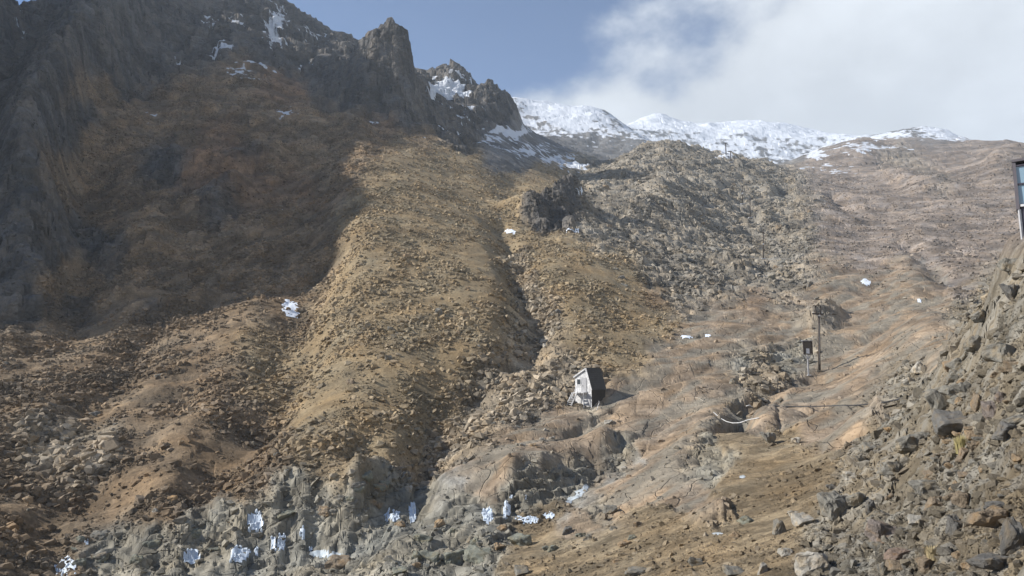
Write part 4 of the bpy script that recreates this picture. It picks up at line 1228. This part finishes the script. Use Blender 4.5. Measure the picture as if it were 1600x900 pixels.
def patch_on_ground(name, px, py, rx, ry, label, cat, mat, thick=0.12, skew=0.0, group=None, wob=0.45):
    """a thin lens lying on the ground"""
    p = hit(px, py)
    k = px_m(p)
    a0, a1 = np.searchsorted(AZ, [math.atan2(p.x, p.y) - 2.2 * rx / F, math.atan2(p.x, p.y) + 2.2 * rx / F])
    lr = math.log(math.hypot(p.x, p.y))
    b0, b1 = np.searchsorted(LR, [lr - 0.25, lr + 0.25])
    a0, a1 = max(a0 - 3, 0), min(a1 + 3, NA - 1)
    b0, b1 = max(b0 - 2, 0), min(b1 + 2, NR - 1)
    X, Y, Z = GX[b0:b1, a0:a1], GY[b0:b1, a0:a1], ZF[b0:b1, a0:a1]
    qx, qy = dir_pix(np.arctan2(X, Y), Z / np.hypot(X, Y))
    dx = (qx - px - skew * (qy - py)) / rx
    dy = (qy - py) / ry
    d = np.sqrt(dx * dx + dy * dy) + wob * pnoise(X / (rx * k * 0.8), Y / (rx * k * 0.8), 81) + 0.25 * pnoise(X / (rx * k * 0.3), Y / (rx * k * 0.3), 82)
    th = thick * np.sqrt(np.clip(1.15 - d, 0.0, 1.0))
    ok = (d < 1.12)
    nb = X.shape[1]
    vid = -np.ones(X.shape, int)
    vs_, fs_ = [], []
    for j in range(X.shape[0] - 1):
        for i in range(nb - 1):
            q = [(j, i), (j, i + 1), (j + 1, i + 1), (j + 1, i)]
            if sum(ok[a] for a in q) >= 3:
                idx = []
                for a in q:
                    if vid[a] < 0:
                        vid[a] = len(vs_)
                        vs_.append((X[a] - p.x, Y[a] - p.y, Z[a] + (th[a] if ok[a] else -0.02) + 0.004 - p.z))
                    idx.append(vid[a])
                fs_.append(tuple(reversed(idx)))
    if not fs_:
        return None
    me = bpy.data.meshes.new(name)
    me.from_pydata(vs_, [], fs_)
    me.materials.append(mat)
    me.polygons.foreach_set('use_smooth', [True] * len(me.polygons))
    o = bpy.data.objects.new(name, me)
    o.location = p
    COL.objects.link(o)
    return tag(o, label, cat, group)


for a in [(455, 483, 12, 14, 'largest old snow patch in the shaded hollow left of the scree cone', 0.1, 0.25),
          (797, 362, 8, 4, 'small bright snow patch at the top of the gully below the crag', 0.2, 0.0),
          (897, 360, 11, 3, 'thin snow sliver under the grey crag right of the gully', 0.2, 0.0),
          (905, 298, 6, 5, 'snow scrap at the mouth of the snowy couloir', 0.3, 0.3),
          (1072, 527, 10, 3, 'left of two snow flecks on the reddish ground below the lava hill', 0.12, 0.0),
          (1104, 525, 7, 2.5, 'right of two snow flecks on the reddish ground below the lava hill', 0.12, 0.0),
          (1353, 441, 7, 5, 'snow fleck on the rocky step above the power pole', 0.12, 0.4),
          (1436, 470, 3.5, 3, 'tiny snow fleck on the reddish slope below the side gully', 0.12, 0.0),
          ]:
    patch_on_ground('snow_patch', a[0], a[1], a[2], a[3], a[4], 'snow', M_SNOW, a[5], a[6])
patch_on_ground('frost_streak', 1122, 834, 8, 2.2, 'whitish frost streak on the dirt near the bottom', 'frost', M_POOL, 0.02)
patch_on_ground('frost_streak', 1160, 745, 5, 2.5, 'faint frost stain on the pinkish slab', 'frost', M_POOL, 0.02)
patch_on_ground('frozen_pool', 508, 866, 24, 6, 'pale frozen pool in the stream bed below the ice curtains', 'pool', M_POOL, 0.03, 0.0, wob=0.2)
patch_on_ground('frozen_pool', 903, 772, 8, 15, 'grey ice strip in the groove beside the orange stained slab', 'ice', M_POOL, 0.05, -1.1, wob=0.2)


def sheet_on(bm, px, py, rx, ry, p0, lump):
    pc = hit(px, py)
    k = px_m(pc)
    azc, lr = math.atan2(pc.x, pc.y), math.log(math.hypot(pc.x, pc.y))
    a0, a1 = np.searchsorted(AZ, [azc - 1.5 * rx / F, azc + 1.5 * rx / F])
    b0, b1 = np.searchsorted(LR, [lr - 0.12, lr + 0.12])
    X, Y, Z = GX[b0:b1, a0:a1], GY[b0:b1, a0:a1], ZF[b0:b1, a0:a1]
    qx, qy = dir_pix(np.arctan2(X, Y), Z / np.hypot(X, Y))
    d = np.hypot((qx - px) / rx, (qy - py) / ry) + 0.35 * pnoise(qx / 5.0 + px, qy / 9.0, 83) + 0.2 * pnoise(qx / 2.2, qy / 3.0, 84)
    ok = d < 1.0
    th = lump * k * (0.25 * np.sqrt(np.clip(1.05 - d, 0, 1)) + 0.55 * np.abs(pnoise(qx / 3.4, qy / 7.0, 85)) + 0.2 * pnoise(qx / 1.7, qy / 2.4, 86))
    vs_ = {}
    for j in range(X.shape[0] - 1):
        for i in range(X.shape[1] - 1):
            q = [(j, i), (j, i + 1), (j + 1, i + 1), (j + 1, i)]
            if not all(ok[a] for a in q):
                continue
            f = []
            for a in q:
                if a not in vs_:
                    n_ = Vector((-X[a], -Y[a], 0)).normalized() * 0.75 + Vector((0, 0, 0.65))
                    vs_[a] = bm.verts.new(Vector((X[a], Y[a], Z[a])) - p0 + n_ * float(th[a] + 0.01))
                f.append(vs_[a])
            bm.faces.new(f[::-1])


def icefall(px, py, w, h, label, n=26, lump=4.0, mat=None, name='icefall', drip=1.6):
    """a frozen curtain: lumps and tapering drips that cling to the rock face"""
    rg = random.Random(int(px * 7 + py))
    p0 = hit(px, py + h / 2)
    bm = bmesh.new()
    sheet_on(bm, px, py, w * 0.58, h * 0.6, p0, lump)
    for i in range(n // 2):
        t = rg.random()
        x = px + (rg.random() - 0.5) * w * (0.55 + 0.45 * t)
        y = py + (t - 0.5) * h
        p = hit(x, y)
        if (p - p0).length > 6:
            continue
        k = px_m(p)
        r = lump * k * rg.uniform(0.22, 0.5)
        mt = Matrix.Translation(p - p0 + Vector((0, -r * 0.2, 0))) @ Matrix.Diagonal((r, r * 0.8, r * rg.uniform(1.2, drip + 1.6), 1.0))
        res = bmesh.ops.create_icosphere(bm, subdivisions=2, radius=1.0, matrix=mt)
        for v in res['verts']:
            v.co += Vector((rg.uniform(-1, 1), rg.uniform(-1, 1), rg.uniform(-1, 1))) * r * 0.10
            if v.co.z < (p - p0).z - r * 0.3:
                c = (p - p0)
                f_ = 0.55
                v.co.x = c.x + (v.co.x - c.x) * f_
                v.co.y = c.y + (v.co.y - c.y) * f_
    me = bpy.data.meshes.new(name)
    bm.to_mesh(me)
    bm.free()
    me.materials.append(mat or M_ICE)
    me.polygons.foreach_set('use_smooth', [True] * len(me.polygons))
    o = bpy.data.objects.new(name, me)
    o.location = p0
    COL.objects.link(o)
    return tag(o, label, 'ice')


icefall(400, 815, 26, 32, 'tallest lumpy ice cascade on the left stream bank', 46, 5)
icefall(375, 866, 34, 24, 'broad white ice mound at the foot of the tallest cascade', 50, 5)
icefall(401, 862, 7, 18, 'narrow ice finger right of the broad ice mound', 14, 3.4)
icefall(427, 852, 10, 28, 'pale blue ice curtain right of the ice finger', 26, 4)
icefall(440, 848, 14, 26, 'wavy ice curtain in a shaded recess', 26, 4)
icefall(472, 834, 9, 18, 'isolated ice tongue high on the bank above the frozen pool', 16, 3.6)
icefall(485, 856, 7, 10, 'small ice lump just above the frozen pool', 9, 3.2)
icefall(300, 870, 28, 22, 'slanting ice apron left of the broad ice mound', 36, 4.6)
icefall(103, 886, 32, 28, 'white ice mass in the lower left corner', 46, 5)
icefall(163, 872, 8, 14, 'small ice bump between the corner ice mass and the slanting apron', 10, 3.6)
icefall(136, 848, 9, 8, 'little ice spot above the corner ice mass', 8, 3)
icefall(613, 806, 26, 20, 'spiky ice heap left of the little waterfall', 40, 4.2)
icefall(645, 801, 13, 28, 'little waterfall dropping over the rock lip', 30, 4.2, M_FALL, 'waterfall', 3.0)
icefall(762, 804, 18, 24, 'ice bulge in the dark recess left of the split icicle', 30, 4.4)
icefall(793, 797, 13, 26, 'split icicle hanging in the middle of the recess', 28, 4.2)
icefall(799, 776, 5, 6, 'tiny ice knob above the split icicle', 6, 2.8)
icefall(821, 779, 5, 6, 'tiny ice knob high on the wall right of the split icicle', 6, 2.8)
icefall(822, 813, 46, 11, 'bright white ice shelf lying along the foot of the rock wall', 70, 4.2)
icefall(858, 806, 18, 9, 'pale ice pad at the right end of the ice shelf', 20, 4.2)

# ------------------------------------------------------------------ hut
M_WHITE = plain('weathered_white_paint', (0.56, 0.56, 0.56), 0.7, 0, 0.5, 5.0, 0.2)
M_BLACK = plain('black_roof_iron', (0.050, 0.050, 0.052), 0.6, 0.0, 0.25, 3.0, 0.1)
M_DARKW = plain('dark_stained_boards', (0.055, 0.048, 0.042), 0.8, 0, 0.3, 5.0, 0.2)
M_GLASS = plain('dark_window_glass', (0.03, 0.035, 0.04), 0.12, 0, 0.1, 3.0, 0.0, 0.6)
M_GREYP = plain('grey_paint', (0.36, 0.36, 0.37), 0.6, 0, 0.2, 6.0, 0.1)
M_POLE = plain('weathered_pole_timber', (0.060, 0.048, 0.040), 0.85, 0, 0.3, 4.0, 0.2)
M_STEEL = plain('dull_steel', (0.25, 0.25, 0.25), 0.45, 0.7, 0.2, 5.0, 0.1)


def build_hut():
    th = math.radians(40)
    corner = hit(925, 637)                      # near bottom corner between gable and long side
    k = px_m(corner)
    U = 1.0
    root = empty('hut', corner, 'small steep roofed hut with white gable and black roof', 'hut')
    gw, L = 24 * k / math.cos(th), 25 * k / math.sin(th)
    H = lambda ypx: (637 - ypx) * k
    g = Vector((-math.cos(th), math.sin(th), 0))      # along the gable, leftwards and away
    s = Vector((math.sin(th), math.cos(th), 0))       # along the ridge, rightwards and away
    nrm = -s                                          # gable faces this way
    Z = Vector((0, 0, 1))
    ze_r, ze_l, zp = H(609), H(589), H(576)
    tp = 0.30 * gw                                    # ridge sits near the right wall
    # gable wall of boards, each its own piece
    wall = MB()
    lo = -0.5
    pl = [(0, lo), (gw, lo), (gw, ze_l), (tp, zp), (0, ze_r)]
    pf = [g * a + Z * b + nrm * 0.0 for a, b in pl]
    pb = [q + s * 0.06 for q in pf]
    wall.add(pf + pb, [tuple(reversed(range(5))), tuple(range(5, 10))] + [(i, (i + 1) % 5, 5 + (i + 1) % 5, 5 + i) for i in range(5)])
    wl_ = wall.build('gable_wall', M_WHITE, root)
    nb = 9
    for i in range(nb):
        b0 = 0.02 + (gw - 0.04) * i / nb
        b1 = b0 + (gw - 0.04) / nb - 0.02
        def top(a):
            return ze_r + (zp - ze_r) * a / tp if a < tp else zp + (ze_l - zp) * (a - tp) / (gw - tp)
        m = MB()
        q = [(b0, lo), (b1, lo), (b1, top(b1) - 0.03), (b0, top(b0) - 0.03)]
        f_ = [g * a + Z * b + nrm * 0.025 for a, b in q]
        bk = [g * a + Z * b + nrm * 0.002 for a, b in q]
        m.add(f_ + bk, [(3, 2, 1, 0), (0, 1, 5, 4), (1, 2, 6, 5), (2, 3, 7, 6), (3, 0, 4, 7)])
        m.build('board', M_WHITE, wl_)
    # long side wall and rear
    sw = MB()
    sw.add([Z * lo, s * L + Z * lo, s * L + Z * ze_r, Z * ze_r, g * 0.06 + Z * lo, s * L + g * 0.06 + Z * lo, s * L + g * 0.06 + Z * ze_r, g * 0.06 + Z * ze_r],
           [(0, 1, 2, 3), (7, 6, 5, 4), (0, 4, 5, 1), (1, 5, 6, 2), (2, 6, 7, 3), (3, 7, 4, 0)])
    side = sw.build('side_wall', M_DARKW, root)
    for i in range(6):
        m = MB()
        z0 = 0.02 + (ze_r - 0.02) * i / 6
        z1 = z0 + ze_r / 6 - 0.025
        a = [Z * z0, s * L + Z * z0, s * L + Z * z1, Z * z1]
        m.add([q - g * 0.03 for q in a] + [q - g * 0.004 for q in a], [(0, 1, 2, 3), (0, 4, 5, 1), (1, 5, 6, 2), (2, 6, 7, 3), (3, 7, 4, 0)])
        m.build('weatherboard', M_DARKW, side)
    rw = MB()
    rw.add([g * gw + Z * lo, s * L + g * gw + Z * lo, s * L + g * gw + Z * ze_l, g * gw + Z * ze_l], [(3, 2, 1, 0)])
    rw.add([s * L + g * a + Z * b for a, b in pl], [(0, 1, 2, 3, 4)])
    rw.build('rear_wall', M_DARKW, root)
    # roof: steep right slope with cross battens, shallow left slope
    ov = 0.10
    A0, A1 = Z * zp + g * tp, Z * (ze_r - 0.06) - g * (0.05)
    B0, B1 = Z * zp + g * tp, Z * (ze_l - 0.05) + g * (gw + 0.12)
    for nm, a, b, sgn in (('roof', A0, A1, 1), ('rear_roof', B0, B1, -1)):
        d = (b - a)
        nn = (d.cross(s) * sgn).normalized()
        if nn.z < 0: nn = -nn
        m = MB()
        q = [a - s * ov + nn * 0.02, a + s * (L + ov) + nn * 0.02, b + s * (L + ov) + nn * 0.02, b - s * ov + nn * 0.02]
        q2 = [x + nn * 0.05 for x in q]
        m.add(q + q2, [(0, 1, 2, 3), (7, 6, 5, 4), (0, 4, 5, 1), (1, 5, 6, 2), (2, 6, 7, 3), (3, 7, 4, 0)])
        ro = m.build(nm, M_BLACK, root)
        nbt = 11 if sgn == 1 else 5
        for i in range(nbt):
            c = a + d * ((i + 0.5) / nbt) + nn * 0.085
            m = MB()
            m.bar(c - s * ov, c + s * (L + ov), 0.07, 0.035, nn)
            m.build('batten', M_BLACK, ro)
    m = MB()
    m.bar(Z * (zp + 0.07) + g * tp - s * ov, Z * (zp + 0.07) + g * tp + s * (L + ov), 0.14, 0.05)
    m.build('ridge_cap', M_BLACK, root)
    # white barge board on the gable edge of the steep slope
    m = MB()
    m.bar(A0 - s * (ov + 0.03), A1 - s * (ov + 0.03), 0.05, 0.14, -g)
    m.bar(B0 - s * (ov + 0.03), B1 - s * (ov + 0.03), 0.05, 0.14, g)
    m.build('barge_board', M_WHITE, root)
    # doors and window on the gable
    def panel(name, a0, a1, z0, z1, mat, out=0.04, parent=root, t=0.03):
        m = MB()
        q = [g * a0 + Z * z0, g * a1 + Z * z0, g * a1 + Z * z1, g * a0 + Z * z1]
        f_ = [x + nrm * (out + t) for x in q]
        bk = [x + nrm * out for x in q]
        m.add(f_ + bk, [(3, 2, 1, 0), (0, 1, 5, 4), (1, 2, 6, 5), (2, 3, 7, 6), (3, 0, 4, 7)])
        return m.build(name, mat, parent)
    door = panel('door', 0.30 * gw, 0.56 * gw, H(613), H(591), M_GREYP)
    panel('door_handle', 0.50 * gw, 0.53 * gw, H(604), H(602), M_STEEL, 0.072, door)
    win = panel('window', 0.62 * gw, 0.88 * gw, H(602), H(592), M_WHITE)
    panel('pane', 0.65 * gw, 0.85 * gw, H(601), H(593), M_GLASS, 0.072, win, 0.006)
    panel('hatch', 0.60 * gw, 0.94 * gw, H(613), H(603), M_WHITE, 0.028)
    panel('lower_panel', 0.08 * gw, 0.28 * gw, H(634), H(616), M_GREYP)
    # landing and stair climbing from the left
    lz = H(614)
    m = MB()
    c = g * 0.62 * gw + nrm * 0.36 + Z * lz
    R = Matrix((g, nrm, Z)).transposed()
    m.box(c, (0.72 * gw, 0.66, 0.06), R)
    m.build('landing', M_WHITE, root)
    for a in (0.28, 0.96):
        m = MB()
        m.bar(g * a * gw + nrm * 0.64 + Z * lo, g * a * gw + nrm * 0.64 + Z * lz, 0.07)
        m.build('landing_post', M_WHITE, root)
    t0 = g * 0.78 * gw + nrm * 0.70 + Z * lz
    t1 = t0 + g * 0.10 + nrm * 0.95 + Z * (H(634) - lz)
    stair = MB()
    for o_ in (-0.3, 0.3):
        stair.bar(t0 + g * o_, t1 + g * o_, 0.05, 0.12)
    st = stair.build('stair', M_WHITE, root)
    for i in range(6):
        m = MB()
        m.box(t0.lerp(t1, (i + 0.6) / 6.3), (0.58, 0.2, 0.035), R)
        m.build('tread', M_WHITE, st)
    m = MB()
    for o_ in (-0.3,):
        m.bar(t0 + g * o_ + Z * 0.75, t1 + g * o_ + Z * 0.75, 0.035)
        m.bar(t0 + g * o_, t0 + g * o_ + Z * 0.75, 0.035)
        m.bar(t1 + g * o_, t1 + g * o_ + Z * 0.75, 0.035)
    m.build('handrail', M_WHITE, root)


build_hut()
p = hit(932, 640)
k = px_m(p)
m = MB().tube([p + Vector((0, -0.1, -0.15)), p + Vector((2.2 * k, 0, 5 * k)), p + Vector((4.4 * k, 0.05, 10.5 * k)), p + Vector((4.9 * k, 0.05, 12.2 * k)), p + Vector((4.2 * k, 0.02, 13 * k)), p + Vector((3.2 * k, 0, 12.8 * k))], 0.03)
tag(m.build('bent_pipe', M_WHITE), 'white bent pipe leaning in front of the dark side of the hut', 'pipe')


# ------------------------------------------------------------------ poles and signboard
def power_pole():
    p = hit(1280, 580)
    k = px_m(p)
    root = empty('power_pole', p, 'near dark timber pole with crossarm and square top frame', 'pole', 'poles of the line up the hill')
    top = Vector((6.5 * k, 0.2, 90 * k))
    MB().tube([Vector((0, 0, -0.4)), top], 0.15, 10, 0.11).build('shaft', M_POLE, root, True)
    cz = 90 * k
    def at(px, py):
        return Vector(((px - 1280) * k, 0.1, (580 - py) * k))
    arm = MB().bar(at(1275.5, 489.5), at(1292, 490.5), 0.13, 0.16).build('crossarm', M_POLE, root)
    for x in (1276.8, 1291):
        MB().tube([at(x, 489), at(x, 486.5)], 0.05, 8).build('insulator', M_WHITE, arm)
    MB().bar(at(1281.5, 489.5), at(1281, 477), 0.09).build('frame_post', M_POLE, root)
    MB().bar(at(1289, 489.5), at(1289.3, 477), 0.09).build('frame_post', M_POLE, root)
    MB().bar(at(1277, 477), at(1290, 477), 0.10).build('top_bar', M_POLE, root)
    MB().box(at(1286.3, 492.5), (0.16, 0.2, 0.16)).build('bracket', M_WHITE, root)
    MB().bar(at(1284, 505) + Vector((0.02, -0.16, 0)), at(1281, 570) + Vector((0, -0.18, 0)), 0.05).build('cable_guard', M_STEEL, root)
    MB().box(Vector((0, 0, 0.02)), (0.8, 0.6, 0.12)).build('footing', STONE['grey'], root)


def signboard():
    p = hit(1263.5, 587)
    k = px_m(p)
    root = empty('signboard', p, 'dark framed board with a white plate on a pale post', 'sign')
    def at(px, py, y=0.0):
        return Vector(((px - 1263.5) * k, y, (587 - py) * k))
    MB().bar(at(1263.5, 590), at(1264, 540), 0.13).build('post', M_GREYP, root)
    bd = MB().box(at(1264, 543.5, -0.1), (13 * k, 0.06, 18 * k)).build('board', plain('dark_board', (0.10, 0.085, 0.07), 0.8), root)
    fr = [((1257, 534), (1271, 534)), ((1257, 553.5), (1271, 553.5)), ((1257.4, 534), (1257.4, 553.5)), ((1270.6, 534), (1270.6, 553.5))]
    for a, b in fr:
        MB().bar(at(*a, -0.14), at(*b, -0.14), 0.11, 0.11).build('frame', M_POLE, bd)
    MB().box(at(1263.6, 549, -0.16), (5 * k, 0.03, 8.5 * k)).build('notice_plate', plain('plate_paint', (0.62, 0.63, 0.65), 0.6), bd)
    MB().box(at(1264, 532.6, -0.06), (17 * k, 0.3, 0.07)).build('top_cover', M_GREYP, root)
    MB().box(at(1263.5, 586.2), (5 * k, 0.4, 0.1)).build('base_plate', M_WHITE, root)
    for x in (1258.5, 1269):
        MB().bar(at(x, 554.5, -0.06), at(1263.8, 562, -0.04), 0.07).build('brace', M_GREYP, root)


def line_pole(bx, by, tx, ty, label, arm, marker=None):
    p = hit(bx, by)
    k = px_m(p)
    root = empty('line_pole', p, label, 'pole', 'poles of the line up the hill')
    at = lambda px, py: Vector(((px - bx) * k, 0, (by - py) * k))
    w = max(0.12, 0.95 * k)
    MB().tube([at(bx, by + 2), at(tx, ty)], w, 8, w * 0.8).build('shaft', M_POLE, root, True)
    MB().bar(at(arm[0], ty + 0.8), at(arm[1], ty + 0.8), w * 1.3).build('crossarm', M_POLE, root)
    MB().box(at(bx, by), (w * 6, w * 6, w * 1.5)).build('footing', M_GREYP, root)
    if marker:
        MB().box(at((bx + tx) / 2, marker) + Vector((0, -w, 0)), (1.8 * k, w, 2.4 * k)).build('marker_plate', M_WHITE, root)


power_pole()
signboard()
line_pole(1192.5, 404.5, 1195, 361, 'second pole up the line with a white plate halfway', (1187.5, 1196.5), 381)
line_pole(1172.3, 340.5, 1173.2, 309, 'third pole up the line with a short arm to the right', (1171.5, 1178))
line_pole(1160.3, 319, 1161.3, 289, 'fourth pole up the line, thin, with a white box beside it', (1159, 1163), 302)
line_pole(1142, 254, 1142.3, 235, 'faint pole just below the crest of the lava hill', (1138, 1144))
line_pole(1134.5, 241, 1134.5, 222, 'faint T topped pole standing on the crest of the lava hill', (1131.5, 1137.5))

# hose, cable and stick
def strand(name, pix, rad, mat, label, cat, sag=None, lift=0.04):
    P = []
    for x, y in pix:
        P.append(hit(x, y) + Vector((0, 0, lift)))
    MBo = MB().tube(P, rad, 6)
    return tag(MBo.build(name, mat, None, True), label, cat)


a, b = hit(1115, 645), hit(1186, 654)
P = []
for t in np.linspace(0, 1, 15):
    q = a.lerp(b, float(t))
    az, e = pix_dir(np.interp(t, [0, .14, .28, .42, .6, .76, 1], [1115, 1125, 1135, 1144.6, 1157, 1168, 1186]), np.interp(t, [0, .14, .28, .42, .6, .76, 1], [645, 654, 659.5, 662, 661.5, 657, 654]))
    r = math.hypot(q.x, q.y) - 0.15
    P.append(Vector((r * math.sin(az), r * math.cos(az), r * float(e) + 0.05)))
tag(MB().tube(P, 0.035, 8).build('hose', M_WHITE, None, True), 'white hose sagging across the dark mouth of the chasm', 'hose')
strand('cable', [(1198, 634), (1230, 636), (1262, 636), (1300, 635), (1340, 634), (1380, 630), (1420, 622), (1445, 614)], 0.05, M_BLACK, 'thin dark cable lying across the reddish slab', 'cable')
strand('pipe_piece', [(1166, 636), (1171, 634.5), (1177, 638)], 0.05, M_WHITE, 'short white pipe piece at the head of the dark chasm', 'pipe', lift=0.08)
strand('dead_stick', [(1086, 622), (1093, 622.5), (1097, 626), (1101, 628.5)], 0.03, plain('bleached_wood', (0.42, 0.38, 0.32)), 'bleached thin stick on the slab left of the chasm', 'stick')


# ------------------------------------------------------------------ building at the right edge
def window_building():
    p = hit(1597, 372, rmax=36)
    k = px_m(p)
    root = empty('chalet', p, 'dark walled chalet corner with a tall window at the right edge', 'building')
    X = Vector((math.cos(-0.66), math.sin(-0.66), 0))       # along the front, to the right and towards the camera
    N_ = Vector((X.y, -X.x, 0))                             # outward, to the camera's side
    if N_.y > 0: N_ = -N_
    Z = Vector((0, 0, 1))
    W_, D_ = 5.0, 4.5
    zs = lambda py: (372 - py) * k
    fx = lambda px: (px - 1597) * k / 1.26
    def slab(name, c0, c1, z0, z1, o0, o1, mat, parent=root, dtop=0.0, ltop=0.0):
        m = MB()
        v = []
        for zz, oo, ll in ((z0, 0, 0), (z1, dtop, ltop)):
            v += [X * (c0 + ll) + N_ * (o0 + oo) + Z * zz, X * c1 + N_ * (o0 + oo) + Z * zz, X * c1 + N_ * (o1 + oo) + Z * zz, X * (c0 + ll) + N_ * (o1 + oo) + Z * zz]
        m.add(v, [(3, 2, 1, 0), (4, 5, 6, 7), (0, 1, 5, 4), (1, 2, 6, 5), (2, 3, 7, 6), (3, 0, 4, 7)])
        return m.build(name, mat, parent)
    dk = plain('dark_purple_cladding', (0.045, 0.040, 0.055), 0.6, 0, 0.2, 4.0, 0.1)
    fas = plain('dark_fascia', (0.10, 0.09, 0.10), 0.6, 0, 0.2, 4.0, 0.1)
    zsill, ztop = zs(322), zs(250)
    slab('wall', fx(1600.0), W_, -1.2, zsill - 0.02, -D_, 0.0, dk)
    slab('upper_wall', fx(1597), W_, zsill + 0.0, ztop - 0.1, -D_, -0.12, dk)
    m = MB()
    a, b = fx(1592.7), fx(1594)
    q = [(a, zsill - 0.1), (a + 5.8 * k / 1.26, zsill - 0.1), (b + 5.4 * k / 1.26, ztop), (b, ztop)]
    f_ = [X * c + N_ * 0.08 + Z * z_ for c, z_ in q]
    bk = [X * c - N_ * 0.6 + Z * z_ for c, z_ in q]
    m.add(f_ + bk, [(0, 1, 2, 3), (7, 6, 5, 4), (0, 4, 5, 1), (1, 5, 6, 2), (2, 6, 7, 3), (3, 7, 4, 0)])
    m.build('corner_fascia', fas, root)
    slab('sill', fx(1600), W_, zsill - 0.02, zsill + 0.06, -0.14, 0.12, M_WHITE)
    glass = plain('window_glass', (0.20, 0.30, 0.38), 0.06, 0, 0.15, 0.6, 0.0, 0.8)
    win = slab('window', fx(1598.5), W_ - 0.3, zsill + 0.07, ztop - 0.12, -0.115, -0.03, glass, dtop=0.04)
    for z_ in (zsill + 0.06, (zsill + ztop) / 2, ztop - 0.14):
        t_ = (z_ - zsill) / (ztop - zsill)
        m = MB()
        m.bar(X * fx(1598.5) + N_ * (0.0 + 0.04 * t_) + Z * z_, X * (W_ - 0.3) + N_ * (0.0 + 0.04 * t_) + Z * z_, 0.06)
        m.build('transom', dk, win)
    for c in (0.32, 0.95, 1.6, 2.25):
        m = MB()
        m.bar(X * c + N_ * 0.0 + Z * (zsill + 0.06), X * c + N_ * 0.045 + Z * (ztop - 0.12), 0.05)
        m.build('mullion', dk, win)
    m = MB()
    m.bar(X * fx(1597.5) + N_ * 0.03 + Z * (zsill - 0.1), X * fx(1597.5) + N_ * 0.03 + Z * -0.6, 0.07)
    m.build('corner_trim', M_GREYP, root)
    slab('roof', fx(1594) - 0.01, W_ + 0.3, ztop + 0.004, ztop + 0.09, -D_ - 0.3, 0.12, fas)


window_building()


# ------------------------------------------------------------------ tussocks
def tussock(px, py, w, h, col, label, n=220):
    p = hit(px, py)
    k = px_m(p)
    rg = random.Random(int(px))
    m = MB()
    for i in range(n):
        a, rr = rg.random() * 6.283, math.sqrt(rg.random()) * w * k * 0.32
        b0 = Vector((math.cos(a) * rr, math.sin(a) * rr, -0.02))
        out = Vector((math.cos(a), math.sin(a), 0)) * rg.uniform(0.1, 0.5) * w * k * 0.5
        hh = h * k * rg.uniform(0.5, 1.0)
        mid = b0 + out * 0.4 + Vector((0, 0, hh * 0.7))
        tip = b0 + out * 1.2 + Vector((0, 0, hh))
        t_ = Vector((-math.sin(a), math.cos(a), 0)) * 0.008
        m.add([b0 - t_, b0 + t_, mid + t_ * 0.8, mid - t_ * 0.8, tip], [(0, 1, 2, 3), (3, 2, 4)])
    o = m.build('tussock', plain('dry_grass_%d' % px, col, 0.8, 0, 0.3, 3.0, 0.0))
    o.location = p
    return tag(o, label, 'grass tuft')


tussock(1503, 708, 26, 32, (0.34, 0.29, 0.13), 'yellow green tussock below the smooth dark slab')
tussock(1457, 872, 28, 22, (0.38, 0.31, 0.18), 'dry straw coloured tussock near the bottom of the right bank')
